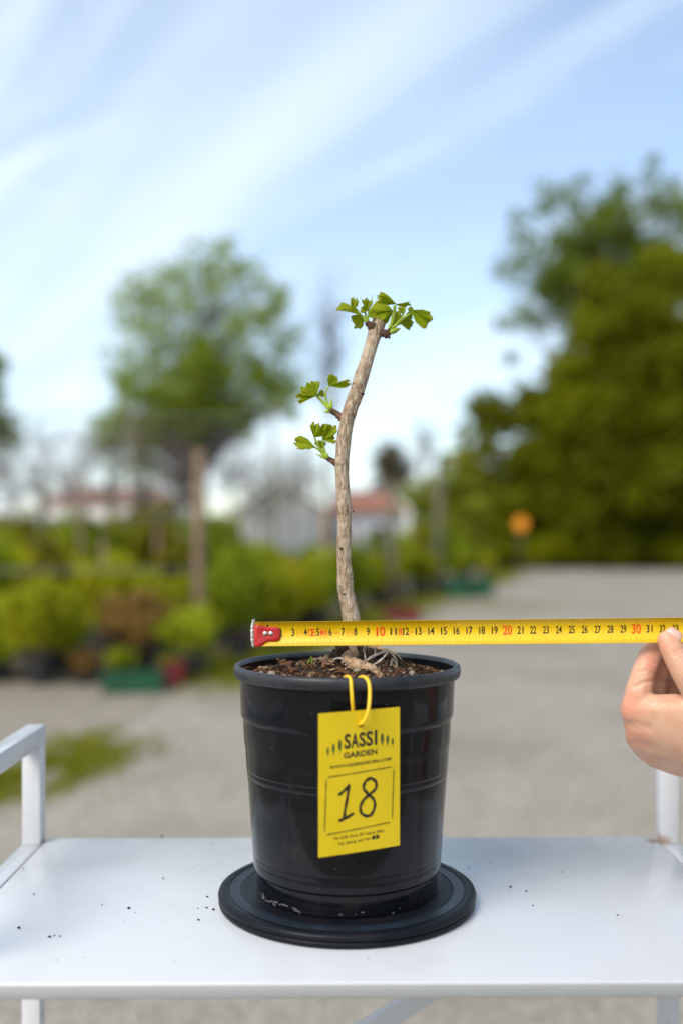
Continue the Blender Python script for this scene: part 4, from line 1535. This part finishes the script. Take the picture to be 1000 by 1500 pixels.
root_tube([(512, 958), (508, 966), (520, 973), (540, 979), (556, 992), (560, 1004)], (7, 9, 8.5, 8, 7, 5), "root", (-.006, -.013, -.020, -.026, -.033, -.034), 16)
root_tube([(530, 955), (556, 958), (578, 965), (590, 980), (600, 990)], (7, 6, 5.5, 5, 4), "root_dark", (0, -.002, -.004, -.006, -.008), 12)
root_tube([(532, 944), (552, 950), (572, 956), (584, 966), (592, 982)], (5, 4.2, 3.6, 3.2, 2.6), "root", (.004, .002, .0, -.001, -.002), 10)
root_tube([(531, 972), (545, 962), (562, 955), (572, 957), (580, 968), (582, 984)], (2.0, 2.2, 1.9, 1.5, 1.2, .8), "root_pale", (-.014, -.016, -.014, -.010, -.010, -.01), 8, .1)
root_tube([(545, 975), (556, 968), (564, 960), (568, 954)], (1.2, 1.6, 1.4, 1.0), "root_pale", (-.02, -.02, -.018, -.016), 8, .1)
root_tube([(548, 960), (549, 952), (548, 946)], (1.2, 1.1, .7), "root_pale", (-.016, -.016, -.015), 8, .1)
root_tube([(535, 968), (534, 960), (532, 950)], (1.2, 1.3, .8), "root_pale", (-.016, -.017, -.014), 8, .1)
root_tube([(568, 990), (572, 974), (574, 965), (580, 975), (583, 990)], (.8, 1.1, 1.0, 1.0, .8), "root_pale", (-.012, -.013, -.012, -.012, -.013), 8, .1)
root_tube([(485, 978), (487, 969), (495, 964), (505, 967), (512, 972)], (1.0, 1.4, 1.4, 1.3, 1.0), "root_pale", (-.012, -.014, -.016, -.018, -.018), 8, .1)
root_tube([(473, 964), (480, 966), (488, 963)], (.6, .9, .8), "root_pale", (-.004, -.004, -.004), 8, .1)
root_tube([(537, 990), (539, 982), (537, 976)], (1.6, 1.5, 1.2), "root", (-.032, -.030, -.026), 8, .1)
root_tube([(508, 946), (498, 955), (492, 970), (488, 984)], (7, 11, 12, 9), "root_dark", (-.002, -.003, -.004, -.006), 14, .5)
root_tube([(520, 948), (536, 962), (548, 978), (556, 990)], (9, 11, 10, 8), "root_dark", (.0, -.004, -.008, -.012), 14, .5)
for i in range(26):
    a = random.uniform(math.pi, math.tau)
    r = random.uniform(.010, .03)
    x, y = AX.x + .006 + r * math.cos(a), AX.y + r * math.sin(a) * .8
    z = soil_z(x, y)
    b = MB()
    e = Vector((random.gauss(0, .006), random.gauss(0, .004), random.uniform(-.001, .003)))
    c = Vector((x, y, z + .001))
    b.tube([c, c + e * .5 + Vector((0, 0, .002)), c + e], [.0004, .0005, .0002], 6)
    b.build("root", M["root_pale" if i % 2 else "root"], gk)


# ------------------------------------------------------------------ text
def text_geo(body, bold=0.0):
    cu = bpy.data.curves.new("t", 'FONT')
    cu.body = body
    cu.size = 1.0
    cu.offset = bold
    cu.resolution_u = 3
    o = bpy.data.objects.new("t", cu)
    C.objects.link(o)
    dg = bpy.context.evaluated_depsgraph_get()
    me = bpy.data.meshes.new_from_object(o.evaluated_get(dg))
    v = [Vector(q_.co) for q_ in me.vertices]
    f = [tuple(p_.vertices) for p_ in me.polygons]
    bpy.data.objects.remove(o)
    bpy.data.curves.remove(cu)
    bpy.data.meshes.remove(me)
    if v:
        x0, x1 = min(q_.x for q_ in v), max(q_.x for q_ in v)
        y0, y1 = min(q_.y for q_ in v), max(q_.y for q_ in v)
        v = [((q_.x - x0) / (x1 - x0), (q_.y - y0) / (y1 - y0)) for q_ in v]
    return v, f


# ------------------------------------------------------------------ tag on the pot
tl = P(467, 1047, .716)
tr = P(585, 1034, .745)
ux = (tr - tl)
ux.z = 0
TW = ux.length
ux.normalize()
TH = 211 / FPX * .716
un = Vector((ux.y, -ux.x, 0))                   # towards the camera
TO = Vector((tl.x, tl.y, (tl.z + tr.z) / 2))
label_tag = empty("plant_tag", TO)
tag(label_tag, "yellow plastic plant tag marked 18 hanging on the black pot", "tag")


def tag_uv(cx, cy):
    """pixel in the enlarged crop (x5 from 440,980) -> metres along and down the tag"""
    px, py = 440 + cx / 5, 980 + cy / 5
    d = Vector(((px - 500) / FPX, 1, -(py - VY) / FPX))
    o = Vector((0, 0, CAMH))
    t = (TO - o).dot(un) / d.dot(un)
    q_ = o + d * t - TO
    return q_.dot(ux), -q_.z


def tag_pt(u, v, lift=0.0):
    bow = 0.0016 * ((u / TW - .5) ** 2 * 4 - 1) * .5
    return TO + ux * u - Vector((0, 0, v)) + un * (lift - bow)


hole = tag_uv(435, 405)
HR = .0021
NU, NV = 14, 22
b = MB()
# card with a real hole: outer grid as a frame of fans round the hole
bm = bmesh.new()
outer = []
steps = 10
for i in range(steps):
    outer.append((TW * i / steps, 0))
for i in range(steps):
    outer.append((TW, TH * i / steps))
for i in range(steps):
    outer.append((TW * (1 - i / steps), TH))
for i in range(steps):
    outer.append((0, TH * (1 - i / steps)))
th_ = .0006
rings_ = []
for lvl in range(7):
    f_ = lvl / 6
    ring_ = []
    for (x, y) in outer:
        a = math.atan2(y - hole[1], x - hole[0])
        hx, hy = hole[0] + HR * math.cos(a), hole[1] + HR * math.sin(a)
        ring_.append((hx + (x - hx) * f_, hy + (y - hy) * f_))
    rings_.append(ring_)
n_ = len(outer)
for side, lift in ((0, 0.0), (1, -th_)):
    for ring_ in rings_:
        for x, y in ring_:
            b.v.append(tuple(tag_pt(x, y, lift)))
off = 7 * n_
for lv in range(6):
    for i in range(n_):
        i2 = (i + 1) % n_
        a0, a1, b0, b1 = lv * n_ + i, lv * n_ + i2, (lv + 1) * n_ + i, (lv + 1) * n_ + i2
        b.f.append((a0, b0, b1, a1))
        b.f.append((off + a0, off + a1, off + b1, off + b0))
for i in range(n_):
    i2 = (i + 1) % n_
    b.f.append((6 * n_ + i, off + 6 * n_ + i, off + 6 * n_ + i2, 6 * n_ + i2))
    b.f.append((i, i2, off + i2, off + i))
b.build("card", M["card"], label_tag, False)


def tag_text(b, body, c0, c1, hpx, bold=0.0, rise=0.0):
    """baseline from crop pixel c0 to c1, height in crop pixels"""
    v, f = text_geo(body, bold)
    a, e = Vector((*tag_uv(*c0), 0)), Vector((*tag_uv(*c1), 0))
    up = Vector((*tag_uv(c0[0], c0[1] - hpx), 0)) - a
    b.add([tag_pt(*(a + (e - a) * x + up * y)[:2], .00012) for x, y in v], f)


b = MB()
for ch, x0, x1, yb, h in (("S", 316, 366, 586, 112), ("A", 366, 424, 578, 108), ("S", 424, 474, 570, 108), ("S", 474, 528, 564, 110), ("I", 537, 559, 556, 110)):
    tag_text(b, ch, (x0, yb), (x1 - 3, yb - 4), h, .03)
tag_text(b, "GARDEN", (312, 656), (556, 622), 44, .03)
b.build("brand_print", M["ink"], label_tag, False)
b = MB()
tag_text(b, "WWW.SASSIGARDEN.COM", (210, 734), (660, 668), 24, .03)
b.build("web_address_print", M["ink_thin"], label_tag, False)
b = MB()
tag_text(b, "Via G.M. Ricci, 87 Calcio (BG)", (238, 1258), (606, 1196), 26, .02)
tag_text(b, "Tel. (0363) 447 797", (272, 1296), (508, 1255), 24, .02)
b.build("address_print", M["ink_thin"], label_tag, False)


def tag_stroke(b, pts, r, lift=.00014, n=10):
    """flat pen stroke through crop pixels"""
    c = [tag_uv(*q_) for q_ in pts]
    sp = spline(c, 8 * (len(c) - 1)) if len(c) > 2 else [np.array(c[0]) + (np.array(c[1]) - np.array(c[0])) * i / 24 for i in range(25)]
    vs, fs = [], []
    for i, q_ in enumerate(sp):
        d = sp[min(i + 1, len(sp) - 1)] - sp[max(i - 1, 0)]
        d = d / (np.linalg.norm(d) + 1e-9)
        nn = np.array((-d[1], d[0])) * r * (1 + .12 * math.sin(i * .7))
        vs += [tag_pt(*(q_ + nn), lift), tag_pt(*(q_ - nn), lift)]
    for i in range(len(sp) - 1):
        fs.append((2 * i, 2 * i + 1, 2 * i + 3, 2 * i + 2))
    b.add(vs, fs)
    for q_ in (sp[0], sp[-1]):
        vs = [tag_pt(q_[0] + r * math.cos(a * math.tau / n), q_[1] + r * math.sin(a * math.tau / n), lift + .00002) for a in range(n)]
        b.add(vs, [tuple(range(n))])


b = MB()
tag_stroke(b, [(281, 918), (318, 888), (350, 850)], .00105, .00014)
tag_stroke(b, [(350, 850), (340, 930), (322, 1030), (314, 1094)], .00105, .00017)
tag_stroke(b, [(283, 1108), (325, 1090), (378, 1058)], .00105, .0002)
tag_stroke(b, [(545, 818), (508, 798), (470, 822), (456, 870), (488, 912), (528, 950), (538, 1000), (516, 1058), (482, 1074), (440, 1052), (434, 1000), (462, 950), (508, 908), (542, 876), (550, 838), (530, 806)], .00105, .00023)
b.build("handwritten_number", M["ink"], label_tag, False)
b = MB()
for a, e in (((203, 792), (660, 716)), ((188, 815), (176, 1182)), ((679, 735), (668, 1092)), ((190, 1214), (650, 1122))):
    tag_stroke(b, [a, e], .00036)
b.build("frame_lines", M["ink_thin"], label_tag, False)
b = MB()
for cx, cy, hh, ww in ((200, 600, 30, 8), (240, 580, 40, 10), (285, 556, 46, 12), (593, 508, 44, 12), (633, 516, 38, 10), (671, 530, 28, 8)):
    vs, n = [], 20
    for i in range(n):
        a = math.tau * i / n
        vs.append(tag_pt(*tag_uv(cx + ww * math.cos(a), cy + hh * .9 * math.sin(a)), .00012))
    b.add(vs, [tuple(range(n))])
    tag_stroke(b, [(cx, cy + hh * .8), (cx - 1, cy + hh * 1.35)], .0002)
b.build("tree_emblem", M["ink_green"], label_tag, False)
b = MB()
for x0, x1, y0 in ((517, 540, 1238), (545, 570, 1232)):
    b.add([tag_pt(*tag_uv(*q_), .00012) for q_ in ((x0, y0 - 18), (x1, y0 - 22), (x1, y0 + 6), (x0, y0 + 10))], [(3, 2, 1, 0)])
b.build("contact_icons", M["ink"], label_tag, False)
# yellow rubber loop: over the rim, through the hole
hp = tag_pt(*hole, 0)
rl = AX.y - .0926
loop = [P(505, 992, .752), P(509, 991, .744), P(513, 995, .7395), P(514, 1003, .7358), P(515.5, 1025, .7335), P(517.5, 1045, .7365), P(522, 1060, .7365), hp + Vector((-.0005, .002, 0)), hp + Vector((0, -.0016, .0008)), P(534, 1054, .7265), P(539, 1040, .727), P(541, 1020, .7315), P(540.5, 1004, .7348), P(537, 994.5, .7385), P(531, 991.5, .746), P(526, 993, .753)]
b = MB()
b.tube([Vector(c) for c in spline([tuple(q_) for q_ in loop], 90)], .00135, 12)
o = b.build("rubber_loop", M["band"], label_tag)

# ------------------------------------------------------------------ measuring tape
A_ = P(375, 928.5, .8125)
B_ = P(929, 923, .7915)
td = (B_ - A_).normalized()
tup = Vector((0, 0, 1))
tup = (tup - td * tup.dot(td)).normalized()
tn = td.cross(tup)
if tn.y > 0:
    tn = -tn                                    # towards the camera
tape = empty("measuring_tape", A_)
tag(tape, "yellow steel measuring tape stretched before the sapling trunk in the hand", "measuring tape")
HWT, SAG, TL = .0096, .0042, .62


def tp(s, h, lift=0.0):
    """s along, h across (-1..1), concave side to the camera"""
    c = SAG * (h * h)
    nrm = Vector((tn - tup * (2 * SAG * h / HWT))).normalized()
    return A_ + td * s + tup * (h * HWT) + tn * c + nrm * lift


b = MB()
NS, NH = 62, 16
for lift in (0, -.00025):
    for i in range(NS + 1):
        for j in range(NH + 1):
            b.v.append(tuple(tp(TL * i / NS, -1 + 2 * j / NH, lift)))
off = (NS + 1) * (NH + 1)
for i in range(NS):
    for j in range(NH):
        a = i * (NH + 1) + j
        b.f.append((a, a + NH + 1, a + NH + 2, a + 1))
        b.f.append((off + a, off + a + 1, off + a + NH + 2, off + a + NH + 1))
for i in range(NS):
    for j in (0, NH):
        a = i * (NH + 1) + j
        b.f.append((a, off + a, off + a + NH + 1, a + NH + 1))
b.build("blade", M["tape"], tape)
b = MB()


def tquad(b, s0, s1, h0, h1, lift=.00006):
    m = max(1, int(abs(h1 - h0) / .12))
    vs, fs = [], []
    for i in range(m + 1):
        h = h0 + (h1 - h0) * i / m
        vs += [tp(s0, h, lift), tp(s1, h, lift)]
    for i in range(m):
        fs.append((2 * i, 2 * i + 1, 2 * i + 3, 2 * i + 2))
    b.add(vs, fs)


for mm in range(4, int(TL * 1000)):
    s = mm / 1000
    ln = .62 if mm % 10 == 0 else .48 if mm % 5 == 0 else .33
    wd = .00011 if mm % 10 else .00015
    tquad(b, s - wd, s + wd, 1.0 - ln, .995)
    tquad(b, s - wd, s + wd, -.995, -1.0 + ln * .8)
b.build("tick_marks", M["tape_tick"], tape, False)


def ttext(b, body, sc, width, h0, h1, bold=.02, lift=.00010):
    v, f = text_geo(body, bold)
    # cut long faces finely enough for the curved blade: numerals are small, so vertices suffice
    b.add([tp(sc + (x - .5) * width, h0 + (h1 - h0) * y, lift) for x, y in v], f)


bb, br, bo = MB(), MB(), MB()
for n in range(2, 62):
    s = n / 100
    if n % 10 == 0:
        bn = MB()
        ttext(bn, str(n), s, .0071, -.30, .52, .022)
        bn.build("numeral", M["tape_red"], tape, False)
    else:
        bn = MB()
        ttext(bn, str(n), s, .0025 if n < 10 else .0047, -.22, .42, .020)
        bn.build("numeral", M["tape_black"], tape, False)
ttext(bb, "1", .0098, .0010, .52, .80, .01)
for body, sc_, w_, h0_, h1_ in (("C", .0435, .0036, -.22, .38), ("E", .0466, .0034, -.22, .38), ("M10", .0549, .0054, -.20, .34), ("II", .1155, .0022, -.18, .32)):
    bn = MB()
    ttext(bn, body, sc_, w_, h0_, h1_, .018)
    bn.build("class_mark", M["tape_red"], tape, False)


def frame_box(b, s0, s1, h0, h1, t=.00016):
    tquad(b, s0, s1, h1 - .03, h1)
    tquad(b, s0, s1, h0, h0 + .03)
    tquad(b, s0, s0 + t * 1.4, h0, h1)
    tquad(b, s1 - t * 1.4, s1, h0, h1)


frame_box(br, .0517, .0585, -.32, .46)
frame_box(bo, .0327, .0380, -.24, .34)
ttext(bo, "5 m - 19", .0353, .0044, -.10, .18, .0)
ttext(bo, "fibre", .0650, .0044, -.08, .16, .0)
frame_box(bo, .0727, .0785, -.24, .34)
ttext(bo, "0126", .0756, .0048, -.10, .20, .0)
ttext(bo, "steel", .1250, .0044, -.06, .14, .0)
ttext(bo, "20\u00b0C", .1350, .0044, -.06, .14, .0)
# oval round the class mark
vs, n = [], 28
for i in range(n):
    a = math.tau * i / n
    for r in (1.0, .84):
        vs.append(tp(.1155 + .0027 * r * math.cos(a), .06 + .36 * r * math.sin(a), .0001))
bo.add(vs, [(2 * i, 2 * i + 1, (2 * i + 3) % (2 * n), (2 * i + 2) % (2 * n)) for i in range(n)])
bb.build("small_numeral", M["tape_black"], tape, False)
br.build("mark_frame", M["tape_red"], tape, False)
bo.build("fine_print", M["tape_orange"], tape, False)

# red end hook with rivets and bent steel lip
outline = [(-.0012, .72), (.0030, .76), (.0056, .72), (.0070, .62), (.0100, .58), (.0170, .58), (.0188, .50), (.0198, .30), (.0198, -.30), (.0190, -.50), (.0172, -.60), (.0098, -.60), (.0080, -.70), (.0058, -.92), (.0030, -1.04), (.0005, -1.04), (-.0008, -.95)]
b = MB()
n = len(outline)
cx_ = (.009, 0)
for lift in (.0021, .0004):
    for f_ in (1.0, .93, .55, .1):
        for s, h in outline:
            ss, hh = cx_[0] + (s - cx_[0]) * f_, h * f_
            fl = A_ + td * ss + tup * (hh * HWT) + tn * (SAG * min(1, hh * hh) * .45 + lift + (.0 if f_ == 1 else .0006 if lift > .001 else 0))
            fl += tn * (.0012 * math.exp(-((ss - .002) / .0035) ** 2) if lift > .001 else 0)
            b.v.append(tuple(fl))
for side in (0, 1):
    o_ = side * 4 * n
    for l in range(3):
        for i in range(n):
            i2 = (i + 1) % n
            q_ = (o_ + l * n + i, o_ + l * n + i2, o_ + (l + 1) * n + i2, o_ + (l + 1) * n + i)
            b.f.append(q_ if side == 0 else q_[::-1])
    b.f.append(tuple(o_ + 3 * n + i for i in (range(n) if side == 0 else reversed(range(n)))))
for i in range(n):
    i2 = (i + 1) % n
    b.f.append((i, 4 * n + i, 4 * n + i2, i2))
hook = b.build("end_hook", M["red"], tape, True)
for s in (.0079, .0125):
    c = A_ + td * s + tn * .0026 + tup * .0004
    b = MB()
    vs, fs = [], []
    prof = [(1.0, 0), (.98, .35), (.80, .62), (.45, .80), (.05, .86)]
    for r, z in prof:
        for j in range(20):
            a = math.tau * j / 20
            vs.append(c + (td * math.cos(a) + tup * math.sin(a)) * r * .0020 + tn * z * .0011)
    for i in range(4):
        for j in range(20):
            j2 = (j + 1) % 20
            fs.append((i * 20 + j, i * 20 + j2, (i + 1) * 20 + j2, (i + 1) * 20 + j))
    fs.append(tuple(80 + j for j in range(20)))
    b.add(vs, fs)
    b.build("rivet", M["steel"], hook)
b = MB()
vs, fs = [], []
hs = np.linspace(-1.06, 1.20, 24)
for i, h in enumerate(hs):
    jag = .0006 * noise.noise((i * .9, 0, 7)) + .0004 * noise.noise((i * 2.3, 3, 7))
    wob = .0016 * (1 - (h / 1.2) ** 2)
    for dx, dn in ((-.0012 - wob * .5 + jag, .0022), (-.0022 - wob + jag, .0016), (-.0024 - wob + jag, -.002), (-.0024 - wob + jag, -.0075), (-.0012 - wob * .5, -.0075), (-.0012 - wob * .5, .0)):
        vs.append(A_ + td * dx + tup * (h * HWT) + tn * (dn + SAG * .45))
for i in range(23):
    for j in range(6):
        j2 = (j + 1) % 6
        fs.append((i * 6 + j, i * 6 + j2, (i + 1) * 6 + j2, (i + 1) * 6 + j))
fs.append((0, 1, 2, 3, 4, 5))
fs.append(tuple(23 * 6 + j for j in (5, 4, 3, 2, 1, 0)))
b.add(vs, fs)
b.build("steel_lip", M["steel"], hook, False)
# ------------------------------------------------------------------ hand
hand_c = P(1000, 1040, .80)
bm = bmesh.new()
bmesh.ops.create_icosphere(bm, subdivisions=2, radius=1.0)
HV = np.array([v.co[:] for v in bm.verts])
HF = np.array([[v.index for v in f.verts] for f in bm.faces])
bm.free()
hv, hf = [], []


def chain(pts, step=.32):
    """pts: (px, py, Y, radius m); overlapping balls, later fused"""
    global hv, hf
    q_ = [(P(a, b_, c), r) for a, b_, c, r in pts]
    for (p0, r0), (p1, r1) in zip(q_[:-1], q_[1:]):
        n = max(1, int((p1 - p0).length / (step * min(r0, r1))))
        for i in range(n + 1):
            t = i / n
            c = np.array(p0.lerp(p1, t))
            hf.append(HF + sum(len(x) for x in hv))
            hv.append(HV * (r0 + (r1 - r0) * t) + c)


# index finger: knuckle, up behind the tape, bent over to meet the thumb
chain([(931, 1042, .801, .0118), (934, 1015, .799, .0108), (942, 985, .799, .0098), (952, 958, .803, .0093), (962, 946, .806, .0088)])
chain([(962, 946, .806, .0088), (985, 938, .804, .0082), (1004, 930, .801, .0074)])
# middle, ring and little finger folded behind it
chain([(938, 1083, .815, .0112), (950, 1045, .822, .0102), (960, 995, .822, .0095), (972, 968, .818, .0092), (998, 972, .808, .0086), (1015, 1005, .806, .0078)])
chain([(962, 1108, .830, .0105), (975, 1060, .838, .0098), (985, 1000, .834, .0092), (1012, 990, .822, .0088), (1030, 1030, .818, .0075)])
chain([(995, 1122, .842, .0095), (1004, 1080, .848, .0085), (1018, 1035, .846, .0078), (1040, 1035, .834, .0070)])
# metacarpals to the wrist
chain([(931, 1042, .801, .0118), (968, 1060, .793, .0135), (1010, 1082, .797, .015), (1075, 1112, .800, .018)])
chain([(938, 1083, .815, .0112), (975, 1092, .814, .0125), (1015, 1105, .812, .0145), (1075, 1122, .812, .018)])
chain([(962, 1108, .830, .0105), (1000, 1112, .828, .0125), (1075, 1132, .822, .017)])
chain([(995, 1122, .842, .0095), (1030, 1122, .838, .012), (1080, 1138, .828, .016)])
chain([(931, 1042, .801, .0118), (934, 1063, .808, .0112), (938, 1083, .815, .0112), (948, 1097, .823, .0108), (962, 1108, .830, .0105), (980, 1116, .837, .010), (995, 1122, .842, .0095)])
chain([(936, 1064, .808, .0112), (975, 1078, .806, .013), (1015, 1094, .804, .015), (1075, 1117, .806, .018)])
chain([(950, 1096, .822, .0108), (985, 1102, .820, .0125), (1045, 1118, .817, .0165)])
chain([(978, 1112, .834, .0102), (1015, 1117, .832, .0122), (1075, 1135, .826, .0165)])
# web and ball of the thumb
chain([(938, 1038, .797, .0102), (962, 1040, .790, .0128), (990, 1042, .786, .0140), (1030, 1050, .784, .0155), (1060, 1080, .788, .0175)])
chain([(945, 1050, .797, .0118), (985, 1056, .7885, .0148), (1040, 1068, .787, .0175)])
chain([(950, 1068, .799, .0118), (990, 1076, .793, .0150), (1035, 1090, .792, .0175)])
chain([(952, 1084, .809, .0118), (990, 1092, .803, .0145), (1040, 1104, .801, .0175)])
# thumb
chain([(977, 938, .7765, .0082), (982, 948, .7748, .0092), (992, 966, .7722, .0100), (1003, 986, .7705, .0108), (1018, 1012, .772, .0112), (1038, 1040, .777, .0140), (1062, 1085, .786, .018)])
chain([(955, 1072, .806, .0135), (985, 1080, .8055, .0185), (1040, 1097, .806, .0225)])
# wrist and forearm
chain([(1075, 1112, .800, .019), (1120, 1150, .802, .0215), (1200, 1205, .80, .023), (1340, 1300, .79, .028), (1480, 1395, .78, .033)], .25)
chain([(1078, 1135, .822, .018), (1120, 1162, .824, .0205), (1200, 1215, .825, .022), (1340, 1305, .82, .027), (1480, 1400, .81, .032)], .25)
me = bpy.data.meshes.new("hand_raw")
V_ = np.concatenate(hv)
F_ = np.concatenate(hf)
me.from_pydata(V_.tolist(), [], F_.tolist())
me.update()
ho = bpy.data.objects.new("hand_raw", me)
C.objects.link(ho)
md = ho.modifiers.new("fuse", 'REMESH')
md.mode = 'VOXEL'
md.voxel_size = .0011
md = ho.modifiers.new("soften", 'SMOOTH')
md.factor = .5
md.iterations = 20
dg = bpy.context.evaluated_depsgraph_get()
hm = bpy.data.meshes.new_from_object(ho.evaluated_get(dg))
bpy.data.objects.remove(ho)
hm.update()
# creases pressed in, knuckles and tendons raised
nv_ = len(hm.vertices)
co = np.zeros(nv_ * 3)
hm.vertices.foreach_get("co", co)
co = co.reshape(-1, 3)
no = np.zeros(nv_ * 3)
hm.vertex_normals.foreach_get("vector", no)
no = no.reshape(-1, 3)
sx = co[:, 0] / co[:, 1] * FPX + 500
sy = VY - (co[:, 2] - CAMH) / co[:, 1] * FPX
front = np.clip(-no[:, 1] * 1.6, 0, 1)
ed = np.zeros(len(hm.edges) * 2, dtype=np.int32)
hm.edges.foreach_get("vertices", ed)
ed = ed.reshape(-1, 2)
deg = np.bincount(ed.ravel(), minlength=nv_).astype(float)
mask = (np.clip((sx - 922) / 14, 0, 1) * np.clip((sy - 1040) / 14, 0, 1) * np.clip(front * 1.4, 0, 1))[:, None]
for _ in range(140):                                # the back of the hand: skin spans the hollows between the bones
    acc = np.zeros_like(co)
    for ax_ in range(3):
        acc[:, ax_] = np.bincount(ed[:, 0], co[ed[:, 1], ax_], nv_) + np.bincount(ed[:, 1], co[ed[:, 0], ax_], nv_)
    co = co + mask * 0.6 * (acc / deg[:, None] - co)
hm.vertices.foreach_set("co", co.ravel())
hm.update()
hm.vertex_normals.foreach_get("vector", no.ravel())


def crease(poly, width, depth):
    global co
    best = np.full(nv_, 1e9)
    for (x0, y0), (x1, y1) in zip(poly[:-1], poly[1:]):
        dx, dy = x1 - x0, y1 - y0
        t = np.clip(((sx - x0) * dx + (sy - y0) * dy) / (dx * dx + dy * dy), 0, 1)
        best = np.minimum(best, np.hypot(sx - x0 - t * dx, sy - y0 - t * dy))
    co = co - no * (depth * np.exp(-(best / width) ** 2) * front)[:, None]


crease([(929, 1006), (945, 999), (962, 997), (980, 1000)], 3.0, .0010)
crease([(932, 984), (948, 983), (960, 988), (966, 996)], 2.6, .0007)
crease([(944, 962), (952, 965), (960, 972)], 1.8, .0008)
crease([(937, 990), (950, 989), (958, 993)], 1.4, .0005)
crease([(984, 957), (992, 954), (1000, 950)], 1.4, .0005)
crease([(986, 962), (994, 958), (1003, 955)], 1.4, .0005)
crease([(988, 968), (997, 963), (1005, 960)], 1.2, .0004)
crease([(975, 947), (981, 945), (988, 940)], 1.2, .0003)
for cx, cy, w_, d_ in ((915, 1036, 13, .0015), (921, 1081, 11, .0011), (940, 1022, 9, .0004), (955, 1107, 10, .0006)):
    g_ = np.exp(-((sx - cx) ** 2 + (sy - cy) ** 2) / w_ ** 2)
    co = co + no * (d_ * g_)[:, None]
crease([(917, 1060), (930, 1062), (948, 1066)], 6, .0009)
hm.vertices.foreach_set("co", co.ravel())
hm.update()
hm.transform(Matrix.Translation(-hand_c))
hm.name = "hand"
hand = link("person_hand", hm, M["skin"], None)
hand.location = hand_c
tag(hand, "bare hand and forearm pinching the yellow tape between thumb and finger", "hand")
# thumb nail, bedded in the thumb
b = MB()
c = P(984, 932, .7712)
tip = (P(969, 921, .7735) - P(990, 935, .7688)).normalized()
side = Vector((.42, -.35, .84))
side = (side - tip * side.dot(tip)).normalized()
nn = tip.cross(side)
if nn.y > 0:
    nn = -nn
vs, fs = [], []
for i in range(11):
    a = -1 + 2 * i / 10
    for j in range(13):
        t = -1 + 2 * j / 12
        L = .0062 * (1 - .22 * abs(a) ** 3)
        W = .0050
        vs.append(c + tip * (t * L) + side * (a * W * (1 - .25 * max(0, abs(t) - .6) / .4)) + nn * (-.0030 * a * a - .0012 * t * t))
for i in range(10):
    for j in range(12):
        q_ = i * 13 + j
        fs.append((q_, q_ + 1, q_ + 14, q_ + 13))
b.add(vs, fs)
o = b.build("fingernail", M["nail"], hand)
so = o.modifiers.new("thickness", 'SOLIDIFY')
so.thickness = .0006
